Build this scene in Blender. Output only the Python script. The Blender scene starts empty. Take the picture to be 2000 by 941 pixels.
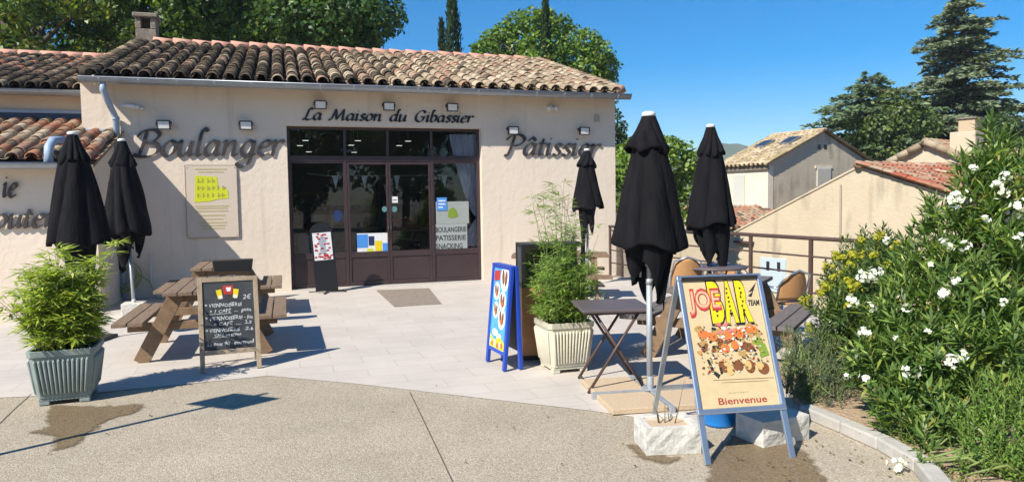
import bpy, bmesh, math, random
import numpy as np
from mathutils import Vector, Matrix
R = math.radians
sc = bpy.context.scene
COL = sc.collection

# ------------------------------------------------------------------ camera
F_PX, CXP, CYP = 1400.0, 1000.0, 470.5
PITCH, ROLL, CAM_H = R(3.37), 0.0145, 1.65
_f = Vector((0, math.cos(PITCH), -math.sin(PITCH)))
_u0 = Vector((0, math.sin(PITCH), math.cos(PITCH)))
_x = Vector((1, 0, 0))
_r = math.cos(ROLL) * _x - math.sin(ROLL) * _u0
_u = math.sin(ROLL) * _x + math.cos(ROLL) * _u0
CAM = Vector((0, 0, CAM_H))
cd = bpy.data.cameras.new('camera'); cam = bpy.data.objects.new('camera', cd); COL.objects.link(cam)
cam.matrix_world = Matrix(((_r.x, _u.x, -_f.x, 0), (_r.y, _u.y, -_f.y, 0), (_r.z, _u.z, -_f.z, CAM_H), (0, 0, 0, 1)))
cd.sensor_width = 36; cd.lens = 36 * F_PX / 2000; cd.clip_end = 6000; cd.clip_start = 0.05
sc.camera = cam

# ------------------------------------------------------------------ light
SUN_AZ, SUN_EL = R(42), R(43)          # direction the light travels towards, from +Y to +X
sun_travel = Vector((math.sin(SUN_AZ) * math.cos(SUN_EL), math.cos(SUN_AZ) * math.cos(SUN_EL), -math.sin(SUN_EL)))
sl = bpy.data.lights.new('sun', 'SUN'); sl.energy = 5.0; sl.angle = R(0.53); sl.color = (1, .94, .83)
so = bpy.data.objects.new('sun', sl); COL.objects.link(so)
so.rotation_euler = sun_travel.to_track_quat('-Z', 'Y').to_euler()
w = bpy.data.worlds.new('World'); sc.world = w; w.use_nodes = True
nt = w.node_tree; bg = nt.nodes['Background']
sky = nt.nodes.new('ShaderNodeTexSky'); sky.sky_type = 'NISHITA'; sky.sun_disc = False
sky.sun_elevation = SUN_EL
sky.sun_rotation = SUN_AZ + math.pi
sky.altitude = 300; sky.air_density = 1.0; sky.dust_density = 0.15; sky.ozone_density = 5.0
hs = nt.nodes.new('ShaderNodeHueSaturation'); hs.inputs['Saturation'].default_value = 1.55
nt.links.new(sky.outputs[0], hs.inputs['Color']); nt.links.new(hs.outputs[0], bg.inputs[0])
bg.inputs[1].default_value = 0.095
sc.view_settings.view_transform = 'Standard'; sc.view_settings.look = 'None'
sc.view_settings.exposure = 0.58; sc.view_settings.gamma = 1; sc.view_settings.use_curve_mapping = False
sc.render.engine = 'CYCLES'
sc.cycles.max_bounces = 6; sc.cycles.transparent_max_bounces = 12; sc.cycles.use_denoising = True

# ------------------------------------------------------------------ pixel helpers (photo pixels -> the place)
def ray(px, py):
    return (_f + _r * ((px - CXP) / F_PX) - _u * ((py - CYP) / F_PX))
def ground(px, py, z=0.0):
    d = ray(px, py); return CAM + d * ((z - CAM_H) / d.z)
def depth(px, py, Y):
    d = ray(px, py); return CAM + d * (Y / d.y)
def onplane(px, py, P, n):
    d = ray(px, py); return CAM + d * ((P - CAM).dot(n) / d.dot(n))

# ------------------------------------------------------------------ object helpers
def tag(o, label=None, cat=None, group=None, kind=None):
    if label: o['label'] = label
    if cat: o['category'] = cat
    if group: o['group'] = group
    if kind: o['kind'] = kind
    return o
def thing(name, label, cat, loc=(0, 0, 0), rotz=0, group=None):
    o = bpy.data.objects.new(name, None); COL.objects.link(o)
    o.location = loc; o.rotation_euler = (0, 0, rotz); o.empty_display_size = .1
    return tag(o, label, cat, group)
def children(o): return [c for c in COL.objects if c.parent == o]
def copy_tree(o, parent=None):
    c = o.copy(); COL.objects.link(c); c.parent = parent
    for ch in children(o): copy_tree(ch, c)
    return c

class MB:
    """collects shapes, build() links them as ONE mesh object"""
    def __init__(s): s.V = []; s.F = []; s.C = []; s.xf = None; s.col = (1, 1, 1); s.SM = []
    def add(s, vs, fs, smooth=False):
        b = len(s.V)
        for v in vs:
            v = Vector(v)
            if s.xf is not None: v = s.xf @ v
            s.V.append((v.x, v.y, v.z)); s.C.append(s.col)
        for f in fs: s.F.append(tuple(i + b for i in f)); s.SM.append(smooth)
        return s
    def box(s, c, size, M=None):
        x, y, z = (k / 2 for k in size); c = Vector(c)
        vs = [Vector((a, b, d)) for a in (-x, x) for b in (-y, y) for d in (-z, z)]
        if M is not None: vs = [M @ v for v in vs]
        return s.add([c + v for v in vs], [(0, 1, 3, 2), (4, 6, 7, 5), (0, 4, 5, 1), (2, 3, 7, 6), (0, 2, 6, 4), (1, 5, 7, 3)])
    def box2(s, a, b):
        return s.box([(a[i] + b[i]) / 2 for i in range(3)], [abs(b[i] - a[i]) for i in range(3)])
    def bar(s, a, b, w, h, up=(0, 0, 1)):
        a = Vector(a); b = Vector(b); d = b - a; L = d.length; d.normalize()
        up = Vector(up)
        if abs(d.dot(up)) > .98: up = Vector((0, 1, 0))
        x = d.cross(up).normalized(); z = x.cross(d).normalized()
        M = Matrix((x, d, z)).transposed()
        return s.box((a + b) / 2, (w, L, h), M)
    def tube(s, pts, r, n=8, caps=True):
        pts = [Vector(p) for p in pts]; m = len(pts)
        rs = r if isinstance(r, (list, tuple)) else [r] * m
        vs = []; prev = None
        for i, p in enumerate(pts):
            t = (pts[min(i + 1, m - 1)] - pts[max(i - 1, 0)]).normalized()
            if prev is None:
                prev = t.orthogonal().normalized()
            x = (prev - t * prev.dot(t)).normalized(); prev = x; y = t.cross(x)
            for k in range(n):
                a = 2 * math.pi * k / n
                vs.append(p + (x * math.cos(a) + y * math.sin(a)) * rs[i])
        fs = [(i * n + k, i * n + (k + 1) % n, (i + 1) * n + (k + 1) % n, (i + 1) * n + k) for i in range(m - 1) for k in range(n)]
        if caps: fs += [tuple(range(n))[::-1], tuple((m - 1) * n + k for k in range(n))]
        return s.add(vs, fs, True)
    def lathe(s, prof, n=24, c=(0, 0, 0)):
        c = Vector(c); m = len(prof)
        vs = [c + Vector((r * math.cos(2 * math.pi * k / n), r * math.sin(2 * math.pi * k / n), z)) for r, z in prof for k in range(n)]
        fs = [(i * n + k, i * n + (k + 1) % n, (i + 1) * n + (k + 1) % n, (i + 1) * n + k) for i in range(m - 1) for k in range(n)]
        fs += [tuple(range(n))[::-1], tuple((m - 1) * n + k for k in range(n))]
        return s.add(vs, fs, True)
    def prism(s, poly, a, b, ax='z'):
        """extrude a 2D polygon from a to b along an axis"""
        def p3(p, t):
            return {'z': (p[0], p[1], t), 'y': (p[0], t, p[1]), 'x': (t, p[0], p[1])}[ax]
        n = len(poly)
        vs = [p3(p, a) for p in poly] + [p3(p, b) for p in poly]
        return s.add(vs, [tuple(range(n))[::-1], tuple(range(n, 2 * n))] + [(i, (i + 1) % n, n + (i + 1) % n, n + i) for i in range(n)])
    def build(s, name, m, parent=None, bevel=0, loc=None, seg=2, solid=0):
        me = bpy.data.meshes.new(name); me.from_pydata(s.V, [], s.F); me.update()
        me.polygons.foreach_set('use_smooth', s.SM)
        ca = me.color_attributes.new('Col', 'FLOAT_COLOR', 'POINT')
        arr = np.ones((len(s.V), 4), np.float32); arr[:, :3] = np.array(s.C, np.float32)
        ca.data.foreach_set('color', arr.ravel())
        me.materials.append(m)
        bm = bmesh.new(); bm.from_mesh(me); bmesh.ops.recalc_face_normals(bm, faces=bm.faces); bm.to_mesh(me); bm.free()
        o = bpy.data.objects.new(name, me); COL.objects.link(o)
        if parent is not None: o.parent = parent
        if loc is not None: o.location = loc
        if bevel:
            b = o.modifiers.new('bevel', 'BEVEL'); b.width = bevel; b.segments = seg; b.limit_method = 'ANGLE'; b.angle_limit = R(40)
        if solid:
            b = o.modifiers.new('solid', 'SOLIDIFY'); b.thickness = solid; b.offset = 0
        return o

def quads_mesh(name, V, C, m, parent=None, n=4):
    """V (k,n,3) separate n-gons, C (k,3) colour per leaf"""
    k = V.shape[0]; me = bpy.data.meshes.new(name)
    me.vertices.add(k * n); me.vertices.foreach_set('co', V.astype(np.float32).ravel())
    me.loops.add(k * n); me.loops.foreach_set('vertex_index', np.arange(k * n, dtype=np.int32))
    me.polygons.add(k); me.polygons.foreach_set('loop_start', np.arange(k, dtype=np.int32) * n)
    me.update(calc_edges=True)
    ca = me.color_attributes.new('Col', 'FLOAT_COLOR', 'POINT')
    arr = np.ones((k * n, 4), np.float32); arr[:, :3] = np.repeat(C, n, axis=0)
    ca.data.foreach_set('color', arr.ravel())
    me.materials.append(m); me.validate()
    o = bpy.data.objects.new(name, me); COL.objects.link(o)
    if parent is not None: o.parent = parent
    return o

# ------------------------------------------------------------------ materials
def nodes(name):
    m = bpy.data.materials.new(name); m.use_nodes = True
    t = m.node_tree; return m, t, t.nodes['Principled BSDF']
def pmat(name, c1, c2=None, scale=8, rough=.6, bump=0, bscale=60, metal=0, stretch=None, spec=.5, detail=6, vcol=False, dirt=None):
    m, t, p = nodes(name); N = t.nodes.new; L = t.links.new
    tc = N('ShaderNodeTexCoord'); co = tc.outputs['Object']
    if stretch:
        mp = N('ShaderNodeMapping'); mp.inputs['Scale'].default_value = stretch; L(co, mp.inputs[0]); co = mp.outputs[0]
    p.inputs['Roughness'].default_value = rough; p.inputs['Metallic'].default_value = metal
    p.inputs['Specular IOR Level'].default_value = spec
    c2 = c2 or tuple(k * .8 for k in c1)
    nz = N('ShaderNodeTexNoise'); nz.inputs['Scale'].default_value = scale; nz.inputs['Detail'].default_value = detail
    nz.inputs['Roughness'].default_value = .65; L(co, nz.inputs[0])
    mr = N('ShaderNodeMapRange'); mr.inputs[1].default_value = .32; mr.inputs[2].default_value = .68; L(nz.outputs[0], mr.inputs[0])
    mx = N('ShaderNodeMix'); mx.data_type = 'RGBA'; L(mr.outputs[0], mx.inputs[0])
    mx.inputs[6].default_value = (*c1, 1); mx.inputs[7].default_value = (*c2, 1); out = mx.outputs[2]
    if vcol:
        at = N('ShaderNodeAttribute'); at.attribute_name = 'Col'
        mu = N('ShaderNodeMix'); mu.data_type = 'RGBA'; mu.blend_type = 'MULTIPLY'; mu.inputs[0].default_value = 1
        L(out, mu.inputs[6]); L(at.outputs[0], mu.inputs[7]); out = mu.outputs[2]
    if dirt:                      # (colour, scale, threshold)
        n2 = N('ShaderNodeTexNoise'); n2.inputs['Scale'].default_value = dirt[1]; n2.inputs['Detail'].default_value = 8; n2.inputs['Roughness'].default_value = .7
        L(co, n2.inputs[0])
        m2 = N('ShaderNodeMapRange'); m2.inputs[1].default_value = dirt[2]; m2.inputs[2].default_value = dirt[2] + .15; L(n2.outputs[0], m2.inputs[0])
        x2 = N('ShaderNodeMix'); x2.data_type = 'RGBA'; L(m2.outputs[0], x2.inputs[0]); L(out, x2.inputs[6]); x2.inputs[7].default_value = (*dirt[0], 1); out = x2.outputs[2]
    L(out, p.inputs['Base Color'])
    if bump:
        nb = N('ShaderNodeTexNoise'); nb.inputs['Scale'].default_value = bscale; nb.inputs['Detail'].default_value = 6; L(co, nb.inputs[0])
        bp = N('ShaderNodeBump'); bp.inputs['Strength'].default_value = 1; bp.inputs['Distance'].default_value = bump; L(nb.outputs[0], bp.inputs['Height']); L(bp.outputs[0], p.inputs['Normal'])
    return m
def leafmat(name, trans=.25, rough=.45, spec=.4):
    m, t, p = nodes(name); N = t.nodes.new; L = t.links.new
    at = N('ShaderNodeAttribute'); at.attribute_name = 'Col'
    L(at.outputs[0], p.inputs['Base Color']); p.inputs['Roughness'].default_value = rough; p.inputs['Specular IOR Level'].default_value = spec
    tr = N('ShaderNodeBsdfTranslucent')
    g = N('ShaderNodeMix'); g.data_type = 'RGBA'; g.blend_type = 'MULTIPLY'; g.inputs[0].default_value = 1
    L(at.outputs[0], g.inputs[6]); g.inputs[7].default_value = (1.9, 2.0, .7, 1); L(g.outputs[2], tr.inputs[0])
    ms = N('ShaderNodeMixShader'); ms.inputs[0].default_value = trans
    L(p.outputs[0], ms.inputs[1]); L(tr.outputs[0], ms.inputs[2]); L(ms.outputs[0], t.nodes['Material Output'].inputs[0])
    return m
def glassmat(name, tint=(.8, .84, .83), ior=1.52):
    m, t, p = nodes(name); t.nodes.remove(p); N = t.nodes.new; L = t.links.new
    fr = N('ShaderNodeFresnel'); fr.inputs[0].default_value = ior
    tr = N('ShaderNodeBsdfTransparent'); tr.inputs[0].default_value = (*tint, 1)
    gl = N('ShaderNodeBsdfGlossy'); gl.inputs['Roughness'].default_value = .0
    ms = N('ShaderNodeMixShader'); L(fr.outputs[0], ms.inputs[0]); L(tr.outputs[0], ms.inputs[1]); L(gl.outputs[0], ms.inputs[2])
    L(ms.outputs[0], t.nodes['Material Output'].inputs[0]); return m
def flat(name, c, rough=.6, metal=0): return pmat(name, c, tuple(k * .88 for k in c), 14, rough, metal=metal)
def lamp(name, c, s):
    m, t, p = nodes(name); p.inputs['Base Color'].default_value = (*c, 1); p.inputs['Emission Color'].default_value = (*c, 1); p.inputs['Emission Strength'].default_value = s; return m

M = {}
# stucco with slow stains and a trowelled relief
def stucco(name, c1, c2, c3, rel=.006, st=.57, sx=3.5):
    m, t, p = nodes(name); N = t.nodes.new; L = t.links.new
    tc = N('ShaderNodeTexCoord'); co = tc.outputs['Object']
    def noise(s, d=6, rough=.6):
        n = N('ShaderNodeTexNoise'); n.inputs['Scale'].default_value = s; n.inputs['Detail'].default_value = d; n.inputs['Roughness'].default_value = rough; L(co, n.inputs[0]); return n.outputs[0]
    def mixc(f, a, b):
        x = N('ShaderNodeMix'); x.data_type = 'RGBA'; L(f, x.inputs[0])
        for i, k in ((6, a), (7, b)):
            if isinstance(k, tuple): x.inputs[i].default_value = (*k, 1)
            else: L(k, x.inputs[i])
        return x.outputs[2]
    def rng(f, a, b):
        x = N('ShaderNodeMapRange'); x.inputs[1].default_value = a; x.inputs[2].default_value = b; L(f, x.inputs[0]); return x.outputs[0]
    c = mixc(rng(noise(.9, 8), .35, .7), c1, c2)
    mp = N('ShaderNodeMapping'); mp.inputs['Scale'].default_value = (sx, sx, .3); L(co, mp.inputs[0])
    n = N('ShaderNodeTexNoise'); n.inputs['Scale'].default_value = 1.6; n.inputs['Detail'].default_value = 7; L(mp.outputs[0], n.inputs[0])
    c = mixc(rng(n.outputs[0], st, st + .22), c, c3)
    L(c, p.inputs['Base Color']); p.inputs['Roughness'].default_value = .9; p.inputs['Specular IOR Level'].default_value = .15
    a = N('ShaderNodeMath'); a.operation = 'MULTIPLY_ADD'; L(noise(9, 4), a.inputs[0]); a.inputs[1].default_value = 2.2; L(noise(55, 5), a.inputs[2])
    bp = N('ShaderNodeBump'); bp.inputs['Distance'].default_value = rel; bp.inputs['Strength'].default_value = 1; L(a.outputs[0], bp.inputs['Height']); L(bp.outputs[0], p.inputs['Normal'])
    return m
M['stucco'] = stucco('beige_stucco', (.745, .635, .515), (.70, .59, .475), (.62, .51, .40), .0038)
M['stucco2'] = stucco('cream_render', (.60, .51, .37), (.54, .45, .32), (.31, .265, .20), .006, .56, 1.1)
M['stucco3'] = stucco('grey_render', (.58, .50, .375), (.49, .42, .315), (.25, .21, .155), .006, .57, .9)
M['stucco4'] = stucco('pale_render', (.74, .68, .54), (.68, .62, .49), (.55, .5, .4), .004)
# exposed aggregate
def aggregate(name, cs, wet=1.0, rough=.85):
    m, t, p = nodes(name); N = t.nodes.new; L = t.links.new
    tc = N('ShaderNodeTexCoord'); co = tc.outputs['Object']
    vo = N('ShaderNodeTexVoronoi'); vo.inputs['Scale'].default_value = 105; L(co, vo.inputs[0])
    sp = N('ShaderNodeSeparateColor'); L(vo.outputs['Color'], sp.inputs[0])
    cr = N('ShaderNodeValToRGB'); e = cr.color_ramp; e.interpolation = 'CONSTANT'
    e.elements[0].position = 0; e.elements[0].color = (*cs[0], 1); e.elements[1].position = .3; e.elements[1].color = (*cs[1], 1)
    for i, c in enumerate(cs[2:]):
        k = e.elements.new(.55 + .17 * i); k.color = (*c, 1)
    L(sp.outputs[0], cr.inputs[0])
    n = N('ShaderNodeTexNoise'); n.inputs['Scale'].default_value = .8; n.inputs['Detail'].default_value = 9; n.inputs['Roughness'].default_value = .65; L(co, n.inputs[0])
    mr = N('ShaderNodeMapRange'); mr.inputs[1].default_value = .3; mr.inputs[2].default_value = .7; mr.inputs[3].default_value = .80 * wet; mr.inputs[4].default_value = 1.08 * wet; L(n.outputs[0], mr.inputs[0])
    vm = N('ShaderNodeVectorMath'); vm.operation = 'SCALE'; L(cr.outputs[0], vm.inputs[0]); L(mr.outputs[0], vm.inputs['Scale'])
    L(vm.outputs[0], p.inputs['Base Color']); p.inputs['Roughness'].default_value = rough; p.inputs['Specular IOR Level'].default_value = .25
    bp = N('ShaderNodeBump'); bp.inputs['Distance'].default_value = .004; bp.inputs['Strength'].default_value = .8; bp.invert = True; L(vo.outputs['Distance'], bp.inputs['Height']); L(bp.outputs[0], p.inputs['Normal'])
    return m
AGG = [(.43, .37, .28), (.385, .325, .24), (.475, .41, .315), (.32, .265, .19), (.51, .45, .355)]
M['aggregate'] = aggregate('exposed_aggregate', AGG)
M['wet'] = aggregate('wet_aggregate', [(k[0] * .50, k[1] * .43, k[2] * .33) for k in AGG], 1, .5)
def soft_edge(m):
    t = m.node_tree; N = t.nodes.new; L = t.links.new; p = t.nodes['Principled BSDF']
    at = N('ShaderNodeAttribute'); at.attribute_name = 'Col'; sp = N('ShaderNodeSeparateColor'); L(at.outputs[0], sp.inputs[0])
    tc = N('ShaderNodeTexCoord'); n = N('ShaderNodeTexNoise'); n.inputs['Scale'].default_value = 9; n.inputs['Detail'].default_value = 9; n.inputs['Roughness'].default_value = .7; L(tc.outputs['Object'], n.inputs[0])
    a = N('ShaderNodeMath'); a.operation = 'MULTIPLY_ADD'; L(n.outputs[0], a.inputs[0]); a.inputs[1].default_value = .9; L(sp.outputs[0], a.inputs[2])
    mr = N('ShaderNodeMapRange'); mr.inputs[1].default_value = .58; mr.inputs[2].default_value = .80; L(a.outputs[0], mr.inputs[0]); L(mr.outputs[0], p.inputs['Alpha'])
soft_edge(M['wet'])
def tiles(name, c1, c2, mortar, w_, h_, ms):
    m, t, p = nodes(name); N = t.nodes.new; L = t.links.new
    tc = N('ShaderNodeTexCoord'); co = tc.outputs['Object']
    b = N('ShaderNodeTexBrick'); b.offset = .5; b.inputs['Scale'].default_value = 1; b.inputs['Brick Width'].default_value = w_; b.inputs['Row Height'].default_value = h_
    b.inputs['Mortar Size'].default_value = ms; b.inputs['Mortar Smooth'].default_value = .2
    b.inputs['Color1'].default_value = (*c1, 1); b.inputs['Color2'].default_value = (*c2, 1); b.inputs['Mortar'].default_value = (*mortar, 1); L(co, b.inputs[0])
    n = N('ShaderNodeTexNoise'); n.inputs['Scale'].default_value = 1.1; n.inputs['Detail'].default_value = 9; n.inputs['Roughness'].default_value = .7; L(co, n.inputs[0])
    mr = N('ShaderNodeMapRange'); mr.inputs[1].default_value = .3; mr.inputs[2].default_value = .7; mr.inputs[3].default_value = .84; mr.inputs[4].default_value = 1.04; L(n.outputs[0], mr.inputs[0])
    vm = N('ShaderNodeVectorMath'); vm.operation = 'SCALE'; L(b.outputs[0], vm.inputs[0]); L(mr.outputs[0], vm.inputs['Scale'])
    L(vm.outputs[0], p.inputs['Base Color']); p.inputs['Roughness'].default_value = .75; p.inputs['Specular IOR Level'].default_value = .3
    bp = N('ShaderNodeBump'); bp.inputs['Distance'].default_value = .002; bp.invert = True; L(b.outputs['Fac'], bp.inputs['Height']); L(bp.outputs[0], p.inputs['Normal'])
    return m
M['paving'] = tiles('terrace_tiles', (.575, .52, .46), (.55, .495, .435), (.495, .44, .38), .62, .31, .0035)
M['shopfloor'] = tiles('shop_floor_tiles', (.35, .3, .26), (.32, .28, .24), (.2, .17, .15), .4, .4, .004)
M['earth'] = pmat('earth', (.36, .27, .18), (.25, .2, .12), .6, .95, .02, 3)
M['mulch'] = pmat('wood_chip_mulch', (.52, .38, .25), (.30, .21, .13), 28, .95, .02, 45)
M['hill'] = pmat('wooded_hill', (.06, .10, .055), (.11, .13, .07), .03, .95)
M['rooftile'] = pmat('clay_tiles', (1, 1, 1), (.72, .7, .66), 14, .9, .004, 60, vcol=True, spec=.2)
M['ridge'] = pmat('pink_ridge_tiles', (.60, .31, .22), (.50, .25, .18), 6, .85, .004, 40)
M['zinc'] = pmat('zinc_gutter', (.38, .41, .45), (.30, .33, .37), 5, .42, metal=.75)
M['bluepipe'] = pmat('blue_grey_pipe', (.34, .43, .55), (.28, .37, .49), 6, .45)
M['stone'] = pmat('old_stone', (.30, .25, .19), (.15, .125, .10), 9, .95, .012, 30)
M['navy'] = pmat('navy_panel', (.02, .035, .09), (.015, .025, .07), 4, .4)
M['frame'] = pmat('plum_brown_paint', (.055, .034, .037), (.043, .027, .03), 4, .35, .0008, 20)
M['glass'] = glassmat('window_glass', (.84, .87, .87))
M['clear'] = glassmat('clear_glass', (.96, .97, .97))
M['iron'] = pmat('brown_painted_steel', (.095, .055, .045), (.07, .04, .033), 12, .5)
M['blackiron'] = pmat('black_painted_steel', (.018, .018, .02), (.028, .027, .027), 12, .45)
M['steel'] = pmat('galvanised_steel', (.44, .47, .50), (.34, .37, .40), 12, .5, metal=.35)
M['alu'] = pmat('brushed_aluminium', (.60, .67, .76), (.52, .58, .66), 10, .30, metal=.85)
M['canvas'] = pmat('black_canvas', (.0055, .0055, .007), (.011, .0105, .012), 3, .88, .022, 5, stretch=(3, 3, .8), spec=.15)
M['whiteplastic'] = flat('white_plastic', (.72, .72, .70), .4)
M['black'] = flat('black_plastic', (.015, .015, .016), .4)
M['sign_letter'] = pmat('dark_brown_sign_metal', (.04, .033, .032), (.055, .045, .043), 10, .4)
M['black_letter'] = pmat('black_sign_letters', (.012, .011, .011), (.018, .016, .016), 10, .45)
M['wood'] = pmat('weathered_wood', (.27, .185, .12), (.155, .108, .072), 3.5, .8, .003, 14, stretch=(14, 1, 14), dirt=((.10, .08, .065), 1.3, .55))
M['woodx'] = pmat('brown_stained_wood', (.26, .165, .095), (.165, .105, .06), 3.5, .7, .003, 12, stretch=(3, 3, 3), dirt=((.12, .075, .045), 1.6, .58))
M['greywood'] = pmat('grey_weathered_wood', (.175, .15, .14), (.11, .095, .09), 3.5, .85, .003, 14, stretch=(14, 1, 14))
M['orangewood'] = pmat('varnished_orange_wood', (.60, .28, .11), (.50, .22, .085), 2.5, .45, .0015, 8, stretch=(1.5, 1.5, 9))
M['easel'] = pmat('pale_oak_frame', (.42, .33, .23), (.30, .23, .15), 4, .75, .002, 14, stretch=(6, 6, 1.5), dirt=((.16, .11, .075), 6, .56))
M['slate'] = pmat('blackboard', (.022, .025, .03), (.05, .055, .06), 4, .7, dirt=((.06, .065, .072), 3, .52))
M['chalk'] = flat('white_chalk', (.62, .64, .64), .95)
M['zincpot'] = pmat('aged_zinc_paint', (.26, .315, .295), (.20, .245, .23), 5, .55, .002, 30, dirt=((.16, .155, .12), 2.4, .6))
M['creampot'] = pmat('aged_cream_paint', (.62, .58, .44), (.50, .47, .37), 4, .6, .003, 30, dirt=((.40, .43, .40), 2.6, .56))
M['soil'] = pmat('soil', (.10, .07, .045), (.05, .035, .025), 20, 1, .01, 40)
M['block'] = pmat('split_face_concrete', (.66, .63, .57), (.50, .48, .43), 10, .92, .011, 26)
M['kerb'] = pmat('pale_concrete_kerb', (.50, .47, .42), (.40, .38, .34), 7, .9, .004, 40)
M['slab'] = pmat('washed_gravel_slab', (.60, .46, .31), (.46, .34, .22), 70, .9, .004, 120)
M['leaf'] = leafmat('leaf', .28)
M['needle'] = leafmat('needle_foliage', .12, .6, .2)
M['petal'] = leafmat('petal', .2, .7, .1)
M['bark'] = pmat('bark', (.16, .125, .095), (.09, .07, .055), 9, .95, .02, 16, stretch=(3, 3, .6))
M['cane'] = pmat('green_cane', (.20, .26, .07), (.14, .18, .05), 9, .5)
M['bluepaint'] = flat('blue_plastic_frame', (.012, .06, .42), .35)
M['bluebucket'] = flat('bright_blue_plastic', (.01, .22, .68), .35)
M['rattan'] = pmat('tan_woven_rattan', (.50, .27, .11), (.38, .19, .075), 60, .6, .003, 90)
M['mat'] = pmat('grey_brown_doormat', (.31, .255, .20), (.21, .17, .135), 12, 1, .006, 160)
M['hose'] = flat('yellow_green_hose', (.33, .36, .09), .5)
M['tablebrown'] = pmat('brown_grey_table_top', (.125, .10, .105), (.10, .08, .085), 3, .5)
M['cream'] = flat('cream_poster_paper', (.61, .48, .275), .6)
for k, c in dict(yellow=(.80, .60, .01), red=(.45, .035, .03), orange=(.72, .18, .04), brown=(.20, .075, .025), green=(.20, .30, .03), teal=(.10, .25, .25), paper=(.78, .78, .76),
                 sky=(.07, .28, .72), navyink=(.01, .03, .12), ink=(.02, .018, .015), lilac=(.36, .32, .42), tanpaint=(.50, .32, .14), pink=(.62, .20, .16), lime=(.62, .66, .02), palegrey=(.44, .39, .33), bread=(.50, .27, .09)).items():
    M[k] = flat(k + '_paint', c, .55)

# ------------------------------------------------------------------ lettering
def text_vf(s, ext=.001, off=0.0, shear=0.0):
    cu = bpy.data.curves.new('lettering', 'FONT'); cu.body = s; cu.extrude = ext; cu.offset = off; cu.shear = shear; cu.resolution_u = 3
    cu.align_x = 'LEFT'
    o = bpy.data.objects.new('lettering', cu); COL.objects.link(o)
    dg = bpy.context.evaluated_depsgraph_get(); me = bpy.data.meshes.new_from_object(o.evaluated_get(dg))
    V = np.array([v.co[:] for v in me.vertices]) if len(me.vertices) else np.zeros((0, 3)); Fs = [tuple(p.vertices) for p in me.polygons]
    bpy.data.objects.remove(o); bpy.data.curves.remove(cu); bpy.data.meshes.remove(me)
    return V, Fs
def put_text(mb, s, x0, x1, z0, h, y, ext=.001, off=0.0, shear=0.0, cap=.7, wob=0.0, seed=0):
    """letters in the xz plane facing -y, fitted between x0 and x1, cap height h, baseline z0"""
    V, Fs = text_vf(s, ext, off, shear)
    if not len(V): return
    if wob:                                        # a shaky hand
        q = V[:, 0].copy(); V[:, 1] = V[:, 1] * (1 + wob * 1.6 * np.sin(q * 2.3 + seed)) + wob * np.sin(q * 3.1 + seed * 2) + wob * .5 * np.sin(q * 9 + seed); V[:, 0] += wob * .8 * np.sin(V[:, 1] * 5 + q * 4.3 + seed)
    a, b = V[:, 0].min(), V[:, 0].max(); kx = (x1 - x0) / (b - a); kz = h / cap
    mb.add([(x0 + (v[0] - a) * kx, y - v[2], z0 + v[1] * kz) for v in V], Fs)

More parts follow.
